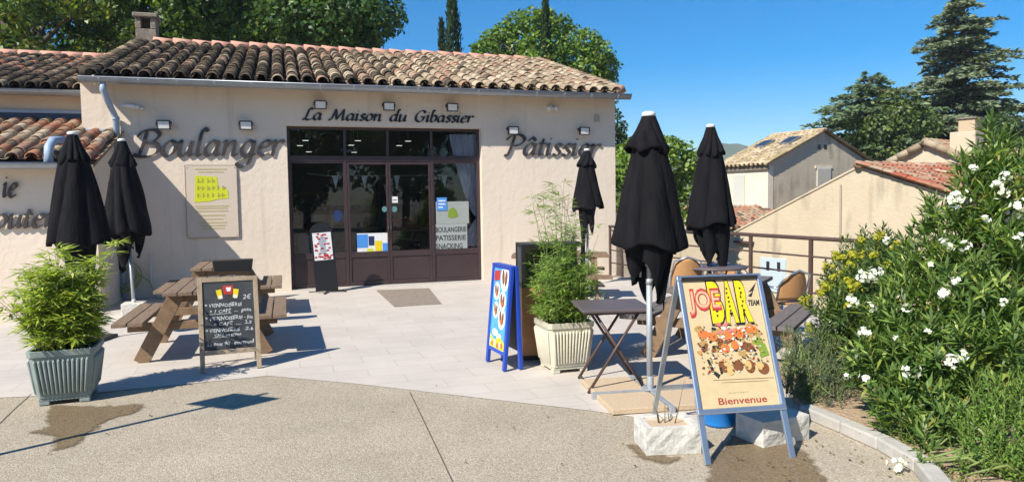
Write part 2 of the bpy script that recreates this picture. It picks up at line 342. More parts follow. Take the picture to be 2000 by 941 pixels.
GL = {
 'a': (.9, [[(.62, .85), (.35, .98), (.08, .6), (.08, .2), (.28, .02), (.55, .35), (.66, .95)], [(.68, .98), (.62, .4), (.66, .06), (.86, .16)]]),
 'o': (.8, [[(.4, 1), (.12, .68), (.08, .25), (.32, 0), (.62, .3), (.65, .75), (.4, 1)]]),
 'u': (.92, [[(-.02, .84), (.12, .98), (.1, .5), (.12, .1), (.3, .02), (.55, .4), (.66, .98)], [(.68, .98), (.62, .4), (.66, .06), (.86, .16)]]),
 'l': (.42, [[(.46, 1.58), (.27, 1.78), (.14, 1.4), (.08, .4), (.14, .04), (.36, .16)]]),
 'n': (.95, [[(-.02, .84), (.13, .98), (.12, .5), (.1, 0)], [(.12, .42), (.35, .86), (.55, .95), (.61, .6), (.58, .15), (.68, .02), (.88, .16)]]),
 'g': (.9, [[(.62, .85), (.35, .98), (.08, .6), (.08, .2), (.28, .02), (.55, .35), (.66, .95)], [(.68, .98), (.62, .2), (.5, -.5), (.18, -.72), (-.08, -.5), (.2, -.22), (.84, .14)]]),
 'e': (.72, [[(.1, .5), (.45, .6), (.6, .82), (.4, 1), (.12, .7), (.08, .25), (.3, 0), (.64, .2)]]),
 'r': (.68, [[(-.02, .84), (.13, .98), (.12, .5), (.1, 0)], [(.12, .5), (.3, .88), (.5, .98), (.64, .86)]]),
 'i': (.42, [[(-.02, .84), (.13, .98), (.1, .4), (.14, .04), (.36, .16)], [(.15, 1.36), (.22, 1.44)]]),
 's': (.6, [[(.54, .84), (.32, 1), (.14, .82), (.28, .55), (.46, .3), (.3, .02), (.04, .14)]]),
 'd': (.9, [[(.62, .85), (.35, .98), (.08, .6), (.08, .2), (.28, .02), (.55, .35), (.66, .95)], [(.86, 1.6), (.74, 1.74), (.68, 1.2), (.62, .4), (.66, .06), (.86, .16)]]),
 'b': (.78, [[(.34, 1.58), (.2, 1.76), (.12, 1.1), (.08, .12)], [(.1, .6), (.35, .98), (.62, .75), (.55, .2), (.28, 0), (.08, .15)]]),
 't': (.46, [[(.2, 1.38), (.1, .5), (.14, .04), (.38, .16)], [(-.06, .97), (.42, 1.0)]]),
 'B': (1.16, [[(.32, 1.58), (.24, .8), (.1, 0)], [(-.12, 1.22), (.16, 1.6), (.7, 1.66), (.95, 1.35), (.7, .95), (.36, .86)], [(.36, .86), (.85, .8), (1.0, .4), (.7, .04), (.12, .0), (-.16, .16)]]),
 'L': (.98, [[(.8, 1.48), (.58, 1.68), (.42, 1.3), (.3, .5), (.15, .08), (-.06, .05)], [(-.06, .07), (.2, .13), (.5, -.02), (.9, .16)]]),
 'M': (1.6, [[(-.14, .1), (.1, .1), (.3, .9), (.42, 1.62)], [(.42, 1.62), (.55, .8), (.65, .08)], [(.65, .08), (.95, .9), (1.22, 1.62)], [(1.22, 1.62), (1.22, .8), (1.27, .08), (1.5, .14)]]),
 'G': (1.22, [[(1.02, 1.32), (.8, 1.65), (.4, 1.5), (.1, .9), (.15, .3), (.5, 0), (.85, .2), (.94, .72)], [(.6, .73), (1.12, .75)]]),
 'P': (1.0, [[(.32, 1.58), (.24, .8), (.1, 0), (-.08, .03)], [(-.14, 1.2), (.14, 1.6), (.65, 1.66), (.95, 1.3), (.7, .85), (.3, .76)]]),
 ' ': (.75, []),
}
GL['â'] = (.9, GL['a'][1] + [[(.18, 1.18), (.42, 1.52)], [(.42, 1.52), (.62, 1.2)]])
def crom(P, k=7):
    P = [np.array(p, float) for p in P]
    if len(P) == 2: return [P[0] + (P[1] - P[0]) * t for t in np.linspace(0, 1, k)]
    Q = [2 * P[0] - P[1]] + P + [2 * P[-1] - P[-2]]
    if np.allclose(P[0], P[-1]): Q[0] = P[-2]; Q[-1] = P[1]
    out = []
    for i in range(1, len(Q) - 2):
        p0, p1, p2, p3 = Q[i - 1:i + 3]
        for t in np.linspace(0, 1, k, endpoint=False):
            out.append(.5 * (2 * p1 + (p2 - p0) * t + (2 * p0 - 5 * p1 + 4 * p2 - p3) * t * t + (3 * p1 - p0 - 3 * p2 + p3) * t ** 3))
    out.append(P[-1]); return out
def script_word(word, x0, x1, z0, z1, unit, y, ext, m, parent, thick=.21, shear=.16):
    """broad-nib lettering: one mesh per letter, standing ext metres proud of the wall plane at y"""
    adv = []; pen = 0
    for ch in word: adv.append(pen); pen += GL[ch][0]
    kx = (x1 - x0) / (pen - .1); nib = np.array((math.cos(R(38)), math.sin(R(38))))
    for ch, px in zip(word, adv):
        if ch == ' ': continue
        mb = MB()
        for si, st in enumerate(GL[ch][1]):
            P = crom(st); L_, R_ = [], []
            for i, p in enumerate(P):
                t = P[min(i + 1, len(P) - 1)] - P[max(i - 1, 0)]; t = t / (np.linalg.norm(t) + 1e-9)
                nrm = np.array((-t[1], t[0])); wv = thick * math.sqrt((nrm @ nib) ** 2 + .10)
                end = min(i, len(P) - 1 - i); wv *= (.75, .95, 1)[min(end, 2)]
                L_.append(p + nrm * wv / 2); R_.append(p - nrm * wv / 2)
            n = len(P); dy = ext + .0012 * si
            def w3(q, yy):
                X = q[0] + shear * q[1]; xx = x0 + (px + X) * kx; f = (xx - x0) / (x1 - x0)
                return (xx, yy, z0 + (z1 - z0) * f + q[1] * unit)
            vs = [w3(q, y - dy) for q in L_] + [w3(q, y - dy) for q in R_] + [w3(q, y - dy + .028) for q in L_] + [w3(q, y - dy + .028) for q in R_]
            fs = []
            for i in range(n - 1):
                fs += [(i, i + 1, n + i + 1, n + i), (2 * n + i, 3 * n + i, 3 * n + i + 1, 2 * n + i + 1), (i, 2 * n + i, 2 * n + i + 1, i + 1), (n + i, n + i + 1, 3 * n + i + 1, 3 * n + i)]
            fs += [(0, n, 3 * n, 2 * n), (n - 1, 3 * n - 1, 4 * n - 1, 2 * n - 1)]
            mb.add(vs, fs)
        mb.build('letter', m, parent)
# ------------------------------------------------------------------ facade frame: u along the shop front, v into the building
TH = R(17.5)
F0 = ground(572.7, 567.8)
E = Vector((math.cos(TH), math.sin(TH), 0)); NV = Vector((-math.sin(TH), math.cos(TH), 0))
def loc(P): d = P - F0; return Vector((d.dot(E), d.dot(NV), P.z))
def wld(u, v, z=0): return Vector((F0.x, F0.y, 0)) + E * u + NV * v + Vector((0, 0, z))
def fac(px, py, v=0.0):
    q = loc(onplane(px, py, wld(0, v), NV)); return q.x, q.z
FR = Vector((F0.x, F0.y, 0))

# ------------------------------------------------------------------ ground, forecourt, terrace
def sheet(name, poly, z, m, th=None, kind='structure', rot=False):
    mb = MB()
    if th: mb.prism([(p[0], p[1]) for p in poly], z - th, z)
    else: mb.add([(p[0], p[1], z) for p in poly], [tuple(range(len(poly)))])
    o = mb.build(name, m)
    if kind: o['kind'] = kind
    return o
RAIL0, RAIL1 = Vector((2.02, 14.85, 0)), Vector((5.75, 5.8, 0))
LOWZ = -3.6
sheet('ground', [(-900, -900), (900, -900), (900, 900), (-900, 900)], LOWZ, M['earth'])
top = [(-60, -60), (60, -60), (60, -12), (9.5, -4), (6.3, 4.4), (5.95, 5.9), (2.2, 15.0), (2.0, 40), (-60, 40)]
sheet('forecourt', top, 0, M['aggregate'], 3.5)
def gl(px, py): q = loc(ground(px, py)); return (q.x, q.y)
tp = [gl(0, 777), gl(175, 768.5), gl(525, 734), gl(700, 750), gl(1160, 803), gl(1330, 828)]
lft = (tp[0][0] - 6, tp[0][1] - .55)
q1 = loc(Vector((5.6, 5.9, 0))); q2 = loc(Vector((2.15, 14.6, 0)))
tpoly = [lft] + tp + [(q1.x - .6, q1.y - .1), (q1.x, q1.y), (q2.x, q2.y), (q2.x - .2, .12), (-5.5, .12), (-16, .12)]
o = sheet('terrace', tpoly, .004, M['paving'], rot=True); o.location = FR; o.rotation_euler = (0, 0, TH)
# expansion joints in the forecourt
for name, pts in (('forecourt_joint', [(800, 765), (840, 848), (886, 945), (960, 1100)]), ('forecourt_joint', [(62, 769), (30, 797), (0, 826), (-90, 905)])):
    mb = MB(); P = [ground(*p) for p in pts]
    for a, b in zip(P, P[1:]):
        s = (b - a).cross(Vector((0, 0, 1))).normalized() * .0035
        mb.add([a + s, a - s, b - s, b + s], [(0, 1, 2, 3)])
    o = mb.build(name, pmat('joint_filler', (.15, .12, .09), (.1, .08, .06), 20)); o.location.z = .004; o['kind'] = 'structure'
def blob(name, cpts, z, m, seed, rag=.06, n=14):
    """a stain laid on the ground: a grid whose colour says how far inside the outline a point lies"""
    P = [ground(*p) for p in cpts]; xs = [p.x for p in P]; ys = [p.y for p in P]; g = .025
    x0, x1, y0, y1 = min(xs) - .15, max(xs) + .15, min(ys) - .15, max(ys) + .15
    X, Y = np.meshgrid(np.arange(x0, x1, g), np.arange(y0, y1, g)); ins = np.zeros(X.shape, bool); D_ = np.full(X.shape, 9.)
    for a, b in zip(P, P[1:] + P[:1]):
        c = ((a.y > Y) != (b.y > Y)) & (X < (b.x - a.x) * (Y - a.y) / (b.y - a.y + 1e-12) + a.x); ins ^= c
        t = np.clip(((X - a.x) * (b.x - a.x) + (Y - a.y) * (b.y - a.y)) / ((b - a).length_squared + 1e-12), 0, 1)
        D_ = np.minimum(D_, np.hypot(X - a.x - t * (b.x - a.x), Y - a.y - t * (b.y - a.y)))
    v = np.clip(.24 + np.where(ins, D_, -D_) / .22, 0, 1); h, w_ = X.shape
    mb = MB(); mb.V = [(float(X[r, c]), float(Y[r, c]), 0.) for r in range(h) for c in range(w_)]; mb.C = [(float(k),) * 3 for k in v.ravel()]
    mb.F = [(r * w_ + c, r * w_ + c + 1, (r + 1) * w_ + c + 1, (r + 1) * w_ + c) for r in range(h - 1) for c in range(w_ - 1) if max(v[r, c], v[r + 1, c + 1], v[r, c + 1], v[r + 1, c]) > 0]; mb.SM = [False] * len(mb.F)
    o = mb.build(name, m); o.location.z = z; o['kind'] = 'structure'; return o
blob('wet_stain', [(100, 792), (190, 795), (282, 790), (262, 806), (205, 822), (170, 848), (150, 868), (105, 880), (112, 850), (60, 845), (98, 832), (95, 812)], .006, M['wet'], 3, .02)
blob('wet_stain', [(1455, 838), (1540, 862), (1585, 900), (1620, 950), (1600, 1010), (1420, 1010), (1388, 945), (1385, 905), (1420, 868)], .006, M['wet'], 5, .02)
blob('wet_stain', [(1228, 870), (1262, 868), (1300, 893), (1330, 893), (1300, 905), (1255, 898)], .006, M['wet'], 6, .015, 8)
# planted bed on the right with its kerb
bedp = [(2.17, 5.25), (2.50, 4.15), (2.75, 3.1), (3.4, 2.2), (6.8, 2.2), (6.05, 5.3), (4.6, 8.2), (3.2, 7.7), (2.45, 6.6)]
sheet('planting_bed', bedp, .055, M['mulch'], .05)
kerb_pts = [ground(1560, 812), ground(1640, 846), ground(1715, 880), ground(1790, 925), ground(1840, 990)]
kt = thing('stone_kerb', 'pale stone kerb edging the planted bed under the oleander', 'kerb', kerb_pts[0])
for i, (a, b) in enumerate(zip(kerb_pts, kerb_pts[1:])):
    mb = MB(); a2 = a.lerp(b, .012) - kerb_pts[0]; b2 = a.lerp(b, .988) - kerb_pts[0]; off = Vector((.05, .02, .042))
    mb.bar(a2 + off, b2 + off, .11, .084); mb.build('kerb_stone', M['kerb'], kt, bevel=.012)
# far hills
def hill(name, cx, cy, w_, h_, seed):
    rnd = random.Random(seed); n = 60; m_ = 14; vs = []; ph = [rnd.uniform(0, 6) for _ in range(8)]
    for j in range(m_):
        for i in range(n):
            a = i / (n - 1) * 2 - 1; b = j / (m_ - 1) * 2 - 1
            hh = max(0, (1 - a * a)) ** .8 * max(0, 1 - b * b) ** .8 * (1 + .12 * math.sin(9 * a + ph[0]) + .05 * math.sin(23 * a + ph[1]) + .03 * math.sin(51 * a + ph[2]))
            vs.append((cx + a * w_, cy + b * w_ * .4, LOWZ - 2 + h_ * hh))
    mb = MB(); mb.add(vs, [(j * n + i, j * n + i + 1, (j + 1) * n + i + 1, (j + 1) * n + i) for j in range(m_ - 1) for i in range(n - 1)], True)
    o = mb.build(name, M['hill']); o['kind'] = 'structure'
hill('hills', 640, 640, 235, 98, 1)
hill('hills', 300, 700, 230, 60, 2)

# ------------------------------------------------------------------ roofs of clay tiles
def tile_roof(mb, O, eu, es, W, Lr, pitch, course, seed, pick, near=True):
    rnd = random.Random(seed); O = Vector(O); eu = Vector(eu).normalized(); es = Vector(es).normalized(); en = eu.cross(es).normalized()
    if en.z < 0: en = -en
    nu = max(1, int(round(W / pitch))); pitch = W / nu; ns = max(1, int(round(Lr / course))); course = Lr / ns
    seg = 7 if near else 4
    def arc(u, s0, s1, r0, r1, h0, h1, up, jit, lip):
        vs = []
        rows = [(s0, r0, h0), (s1, r1, h1)]
        for (s_, r_, h_) in rows:
            for k in range(seg):
                a = math.pi * k / (seg - 1)
                vs.append(O + eu * (u - r_ * math.cos(a) + jit * (s_ - s0)) + es * s_ + en * (h_ + up * r_ * .92 * math.sin(a)))
        fs = [(k, k + 1, seg + k + 1, seg + k) for k in range(seg - 1)]
        if lip:
            b = len(vs)
            for k in range(seg):
                a = math.pi * k / (seg - 1); r_ = r0 - .016
                vs.append(O + eu * (u - r_ * math.cos(a)) + es * s0 + en * (h0 + up * r_ * .92 * math.sin(a)))
            for k in range(seg):
                a = math.pi * k / (seg - 1); r_ = r0 - .016
                vs.append(O + eu * (u - r_ * math.cos(a)) + es * (s0 + .15) + en * (h0 + up * r_ * .92 * math.sin(a)))
            fs += [(k, k + 1, b + k + 1, b + k) for k in range(seg - 1)] + [(b + k, b + k + 1, b + seg + k + 1, b + seg + k) for k in range(seg - 1)]
        mb.add(vs, fs, True)
    for i in range(nu + 1):
        for j in range(ns):
            s0 = j * course; s1 = s0 + course * 1.12
            if i < nu:
                mb.col = pick(rnd, (i + .5) / nu, (j + .5) / ns)
                h = rnd.uniform(-.008, .012)
                arc((i + .5) * pitch + rnd.uniform(-.012, .012), s0 + rnd.uniform(-.02, .02), s1, pitch * .40, pitch * .355, .046 + h, .034 + h, 1, rnd.uniform(-.03, .03), near)
            mb.col = tuple(k * .9 for k in pick(rnd, i / nu, (j + .5) / ns))
            arc(i * pitch, s0, s1, pitch * .36, pitch * .40, .075, .06, -.75, 0, False)
    mb.col = (1, 1, 1)
def palette(cols, wts):
    def pick(rnd, fu, fs_):
        c = rnd.choices(cols, wts)[0]; k = rnd.uniform(.86, 1.14); return tuple(min(1, x * k) for x in c)
    return pick
DK, BR, TN, PK, OR, LT = (.085, .07, .053), (.16, .12, .085), (.38, .295, .205), (.40, .25, .175), (.42, .20, .125), (.50, .41, .295)
def shop_pick(rnd, fu, fs_):
    f = min(1, max(0, (fu - .18) / .55 + rnd.uniform(-.28, .28)))
    c = rnd.choices((DK, BR, TN, PK, LT), (1.5 * (1 - f) + .06, 1.0 * (1 - f) + .25, .30 + 1.2 * f, .10 + .32 * f, .06 + .75 * f))[0]
    k = rnd.uniform(.84, 1.13); return tuple(x * k for x in c)

# ------------------------------------------------------------------ the bakery
SHOP = thing('bakery_building', 'single storey beige stucco bakery with a clay tile roof and brown glazed shop front', 'building', FR, TH)
uL, uR = fac(163, 300)[0], fac(1202, 350)[0]
VG = -.44                                   # gutter line in front of the wall
zg = sum(fac(p, q, VG)[1] for p, q in ((300, 160), (690, 168), (1150, 178))) / 3
SL = math.tan(R(17.0)); DEP = 4.6
q = None
for k in range(400):                        # ridge: where the ray to the photographed ridge meets the roof slope
    vv = .5 + k * .02
    if fac(620, 103, vv)[1] <= zg + (vv - VG) * SL: q = vv; break
VR = q or 4.0
uLe, uRe = fac(158, 158, VG)[0], fac(1221, 181, VG)[0]
zr = zg + (VR - VG) * SL; WT = zg + (0 - VG) * SL - .07
oL, oR = fac(562, 330)[0], fac(941, 330)[0]; oT = fac(750, 248)[1]
VB = 2 * VR                                 # back wall
mb = MB(); T = .30
mb.box2((uL, 0, -.2), (oL, T, WT)); mb.box2((oR, 0, -.2), (uR, T, WT)); mb.box2((oL, 0, oT), (oR, T, WT))
gz = lambda v: zg - .07 + (v - VG) * SL if v <= VR else zr - .07 - (v - VR) * SL
for a, b in ((uL, uL + T), (uR - T, uR)):
    mb.prism([(T, -.2), (VB, -.2), (VB, gz(VB)), (VR, gz(VR)), (T, gz(T))], a, b, 'x')
mb.box2((uL + T, VB - T, -.2), (uR - T, VB, gz(VB)))
mb.build('wall', M['stucco'], SHOP)
mb = MB()
slp = math.hypot(1, SL); Lr = (VR - VG - .05) * slp
tile_roof(mb, (uLe + .02, VG + .05, zg + .02), (1, 0, 0), (0, 1, SL), uRe - uLe - .06, Lr, .265, .27, 4, shop_pick)
roof = mb.build('roof', M['rooftile'], SHOP)
mb = MB(); mb.prism([(VG + .08, zg - .04), (VR, zr - .045), (VB + .4, zg - .04 - .4 * SL), (VB + .4, zg - .09 - .4 * SL), (VR, zr - .1), (VG + .08, zg - .085)], uLe + .06, uRe - .08, 'x')
mb.build('roof_deck', M['stone'], SHOP)
mb = MB(); n = int((uRe - uLe - .9) / .42); rg = random.Random(2); ru0 = fac(300, 75, VR)[0]
for i in range(int((uRe - ru0) / .42)):
    a = ru0 + i * .42; h = rg.uniform(-.006, .01)
    mb.tube([(a, VR, zr + .045 + h), (a + .45, VR, zr + .03 + h)], [.135, .115], 12)
mb.build('ridge_tiles', M['ridge'], SHOP)
# verge tiles on the gable ends
for uu in (uLe + .06, uRe - .07):
    mb = MB()
    for j in range(int(Lr / .27)):
        s0 = j * .27; mb.col = shop_pick(rg, 0 if uu < 3 else 1, 0); cs = 1 / slp
        mb.tube([(uu, VG + .05 + s0 * cs, zg + .1 + s0 * cs * SL), (uu, VG + .05 + (s0 + .31) * cs, zg + .075 + (s0 + .31) * cs * SL)], [.105, .085], 9)
    mb.col = (1, 1, 1); mb.build('verge_tiles', M['rooftile'], SHOP)
# half-round gutter with brackets and downpipe
mb = MB(); prof = []
ga, gb = uLe - .02, uRe + .1
for k in range(9):
    a = math.pi * k / 8; prof.append((VG - .02 - .085 * math.cos(a), zg - .01 - .095 * math.sin(a)))
inner = [(VG - .02 - .078 * math.cos(math.pi * k / 8), zg - .01 - .088 * math.sin(math.pi * k / 8)) for k in range(8, -1, -1)]
mb.prism(prof + inner, ga, gb, 'x')
mb.tube([(ga, VG - .108, zg - .008), (gb, VG - .108, zg - .008)], .012, 8)
gt = mb.build('gutter', M['zinc'], SHOP)
mb = MB()
for i in range(17):
    uu = ga + .3 + i * (gb - ga - .6) / 16
    pts = [(uu, VG - .02 - .094 * math.cos(math.pi * k / 8), zg - .005 - .104 * math.sin(math.pi * k / 8)) for k in range(9)] + [(uu, VG + .1, zg + .03)]
    for a, b in zip(pts, pts[1:]): mb.bar(a, b, .028, .006)
mb.build('gutter_bracket', M['steel'], SHOP)
# small tile corbel course under the eaves
mb = MB(); rg = random.Random(8)
nn = int((uR - uL) / .2)
for i in range(nn):
    uu = uL + (i + .5) * (uR - uL) / nn; mb.col = palette((TN, PK, LT), (1, 1, 1))(rg, 0, 0)
    vs = []
    for vv in (-.09, .02):
        for k in range(7):
            a = math.pi * k / 6; vs.append((uu - .085 * math.cos(a), vv, WT - .11 + .07 * math.sin(a)))
    mb.add(vs, [(k, k + 1, 8 + k, 7 + k) for k in range(6)] + [tuple(range(7))], True)
mb.col = (1, 1, 1); mb.build('eaves_corbel', M['stucco'], SHOP)
mb = MB(); du = fac(217, 200, -.1)[0]
mb.tube([(du - .04, VG - .02, zg - .09), (du - .04, VG - .02, zg - .2), (du + .02, -.2, zg - .48), (du + .06, -.085, zg - .62), (du + .06, -.085, 1.2), (du + .06, -.085, .05)], .05, 12)
mb.tube([(du + .06, -.085, zg - .66), (du + .06, -.085, zg - .60)], .057, 12)
mb.build('downpipe', M['bluepipe'], SHOP)
# chimney
cu0, cu1 = fac(268, 70, VR + .25)[0], fac(308, 70, VR + .25)[0]; cz = fac(288, 30, VR + .25)[1]; cv = VR + .25
ch = MB(); ch.box2((cu0, cv - .2, zr - .5), (cu1, cv + .25, cz - .36))
for a in (cu0, cu1 - .12): ch.box2((a, cv - .2, cz - .36), (a + .12, cv + .25, cz - .1))
ch.box2((cu0 + .12, cv + .15, cz - .36), (cu1 - .12, cv + .25, cz - .1))
chm = ch.build('chimney', M['stone'], SHOP, bevel=.015)
cp = MB(); cp.box2((cu0 - .05, cv - .26, cz - .1), (cu1 + .05, cv + .31, cz)); cp.build('chimney_cap', M['stone'], chm, bevel=.02)

# shop front: four bays of glazing over panels, a transom light above each
VF = .19
mu = [fac(p, 420, VF)[0] for p in (568, 677, 760, 845, 940)]; mu[0] = oL; mu[-1] = oR
zt0, zt1 = fac(750, 316, VF)[1], fac(750, 305, VF)[1]           # transom band
zp0, zp1 = fac(750, 501, VF)[1], fac(750, 490, VF)[1]           # lower rail
fr = MB(); a0, a1 = VF - .035, VF + .035
FW = .05
fr.box2((oL, a0, 0), (oL + FW, a1, oT)); fr.box2((oR - FW, a0, 0), (oR, a1, oT)); fr.box2((oL + FW, a0, oT - FW), (oR - FW, a1, oT))
fr.box2((oL + FW, a0, zt0), (oR - FW, a1, zt1))
for k in (1, 2, 3): fr.box2((mu[k] - .024, a0 + .004, zt1), (mu[k] + .024, a1 - .004, oT - FW))
for k in (1, 3): fr.box2((mu[k] - .026, a0 + .002, .02), (mu[k] + .026, a1 - .002, zt0))
fr.build('shop_front_frame', M['frame'], SHOP, bevel=.006)
for k in range(4):
    l = mu[k] + (FW if k == 0 else .024); r_ = mu[k + 1] - (FW if k == 3 else .024)
    p = MB(); p.box2((l, VF - .004, zt1), (r_, VF + .004, oT - FW)); p.build('transom_pane', M['glass'], SHOP)
for k in (0, 3):                                                # fixed bays
    l = mu[k] + (FW if k == 0 else .026); r_ = mu[k + 1] - (FW if k == 3 else .026)
    w_ = MB(); d0, d1 = VF - .025, VF + .025
    w_.box2((l, d0, .02), (l + .02, d1, zt0)); w_.box2((r_ - .02, d0, .02), (r_, d1, zt0)); w_.box2((l + .02, d0, zt0 - .03), (r_ - .02, d1, zt0))
    w_.box2((l + .02, d0, zp0), (r_ - .02, d1, zp1)); w_.box2((l + .02, d0, .02), (r_ - .02, d1, .09)); w_.box2((l + .02, VF - .012, .09), (r_ - .02, VF + .012, zp0))
    ws = w_.build('shop_window', M['frame'], SHOP, bevel=.005)
    p = MB(); p.box2((l + .02, VF - .004, zp1), (r_ - .02, VF + .004, zt0 - .03)); p.build('window_pane', M['glass'], ws)
for k in (1, 2):                                                # the two door leaves
    l = mu[k] + (.029 if k == 1 else .003); r_ = mu[k + 1] - (.029 if k == 2 else .003); S_ = .042
    w_ = MB(); d0, d1 = VF - .028, VF + .028
    w_.box2((l, d0, .015), (l + S_, d1, zt0 - .006)); w_.box2((r_ - S_, d0, .015), (r_, d1, zt0 - .006)); w_.box2((l + S_, d0, zt0 - .055), (r_ - S_, d1, zt0 - .006))
    w_.box2((l + S_, d0, zp0), (r_ - S_, d1, zp1)); w_.box2((l + S_, d0, .015), (r_ - S_, d1, .10)); w_.box2((l + S_, VF - .012, .10), (r_ - S_, VF + .012, zp0))
    ds = w_.build('shop_door', M['frame'], SHOP, bevel=.006)
    p = MB(); p.box2((l + S_, VF - .004, zp1), (r_ - S_, VF + .004, zt0 - .055)); p.build('door_pane', M['glass'], ds)
    hx = r_ - .021 if k == 1 else l + .021
    h = MB(); h.tube([(hx, VF - .03, .98), (hx, VF - .075, .98), (hx, VF - .075, 1.16), (hx, VF - .03, 1.16)], .011, 8); h.build('door_handle', M['blackiron'], ds)
s = MB(); s.box2((oL + .002, -.04, -.1), (oR - .002, VF + .12, .014)); s.build('door_sill', M['kerb'], SHOP, bevel=.004)
# interior
RD = 5.2
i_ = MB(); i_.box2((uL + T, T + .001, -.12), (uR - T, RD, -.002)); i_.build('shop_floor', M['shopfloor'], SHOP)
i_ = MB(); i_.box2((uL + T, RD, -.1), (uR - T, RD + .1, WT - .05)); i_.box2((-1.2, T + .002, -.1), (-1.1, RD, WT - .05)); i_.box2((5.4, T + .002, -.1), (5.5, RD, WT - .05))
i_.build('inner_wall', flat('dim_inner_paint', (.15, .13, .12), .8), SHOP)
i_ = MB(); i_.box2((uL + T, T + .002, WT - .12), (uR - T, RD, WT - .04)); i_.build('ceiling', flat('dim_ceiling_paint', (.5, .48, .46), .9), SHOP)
def lp(u, v, z=0): return wld(u, v, z)
t = thing('display_counter', 'long dark serving counter deep inside the bakery behind the doors', 'counter', lp(1.9, 3.4), TH)
b = MB(); b.box2((-1.7, 0, 0), (1.7, .75, .95)); b.build('counter_body', M['stone'], t, bevel=.01)
b = MB(); b.box2((-1.75, -.05, .95), (1.75, .8, .99)); b.build('counter_top', M['orangewood'], t, bevel=.006)
b = MB(); b.box2((-1.5, .1, .99), (.9, .6, 1.35)); b.build('display_glass', M['clear'], t)
t = thing('bread_shelf', 'tall wooden bread shelf on the back wall inside the bakery', 'shelf', lp(1.6, 5.0), TH); b = MB()
for z_ in (.5, .95, 1.4, 1.85): b.box2((-1.8, -.28, z_), (1.8, .1, z_ + .03))
for x_ in (-1.8, -.6, .6, 1.77): b.box2((x_, -.28, .02), (x_ + .03, .1, 2.1))
b.build('shelf_frame', M['woodx'], t)
b = MB(); rg = random.Random(5)
for z_ in (.53, .98, 1.43):
    for k in range(22):
        x_ = -1.7 + k * .155 + rg.uniform(-.02, .02)
        if rg.random() < .8: b.tube([(x_, -.22, z_ + .05), (x_ + rg.uniform(-.03, .03), -.1, z_ + .06), (x_, .02, z_ + .05)], [.03, .055, .03], 8)
bl = b.build('bread', M['bread'], t); bl['kind'] = 'stuff'
for k, (zx, zy) in enumerate(((130, 217), (105, 240), (145, 268), (365, 218), (335, 238), (348, 270), (590, 220), (550, 240))):
    px, py = 540 + zx / 2.295, 180 + zy / 2.295; vv = 1.3 + (py - 262) * .07
    uu, z_ = fac(px, py, vv); t = thing('ceiling_light', 'small lit strip light hanging from the ceiling inside the bakery', 'light', lp(uu, vv, z_), TH, 'strip lights on the bakery ceiling')
    b = MB(); b.box2((-.075, -.03, .0), (.075, .03, .012)); b.tube([(0, 0, .01), (0, 0, WT - .122 - z_)], .003, 5); b.build('light_housing', M['whiteplastic'], t)
    b = MB(); b.box2((-.06, -.032, -.004), (.06, .028, -.0005)); b.build('light_diffuser', lamp('lit_diffuser', (1, .95, .88), 1.4), t)
# things just behind the glass
t = thing('lilac_armchair', 'pale lilac armchair standing behind the left shop window', 'chair', lp(.42, .75), TH)
b = MB(); b.box2((-.3, -.28, .18), (.3, .28, .45)); b.build('seat', M['lilac'], t, bevel=.04)
b = MB(); b.box2((-.3, .2, .44), (.3, .34, 1.0)); b.build('backrest', M['lilac'], t, bevel=.05)
for sx in (-.25, .25):
    for sy in (-.22, .26):
        b = MB(); b.tube([(sx, sy, 0), (sx, sy, .19)], .02, 8); b.build('leg', M['woodx'], t)
# curtain tied back in the right bay
t = thing('window_curtain', 'sheer lilac curtain gathered at the right edge of the shop window', 'curtain', lp(0, VF + .085), TH)
b = MB(); nc, nr = 46, 40; zb, zz = zp1 + .02, oT - .1; vs = []
cl0 = fac(888, 320, .32)[0]; cr = fac(937, 420, .32)[0]; tie = fac(930, 425, .32)[1]; ctop = fac(845, 260, .32)[0]
for j in range(nr):
    z_ = zz + (zb - zz) * j / (nr - 1)
    if z_ > tie: f = (z_ - tie) / (zz - tie); lx = (cr - .06) + ((cl0 - .12) - (cr - .06)) * f ** .6
    else: f = (tie - z_) / (tie - zb); lx = (cr - .06) + ((cr - .42) - (cr - .06)) * f ** .7
    for i in range(nc):
        a = i / (nc - 1); vs.append((lx + (cr - lx) * a, .022 * math.sin(a * 30 + .5 * math.sin(z_ * 3)) * (.4 + .6 * abs(z_ - tie)), z_))
b.add(vs, [(j * nc + i, j * nc + i + 1, (j + 1) * nc + i + 1, (j + 1) * nc + i) for j in range(nr - 1) for i in range(nc - 1)], True)
b.build('drape', flat('lilac_sheer_cloth', (.82, .75, .86), .9), t)
b = MB(); b.tube([(cr - .09, -.06, tie), (cr - .02, -.05, tie + .02), (cr + .02, .03, tie + .03)], .02, 8); b.build('tie_back', M['lilac'], t)
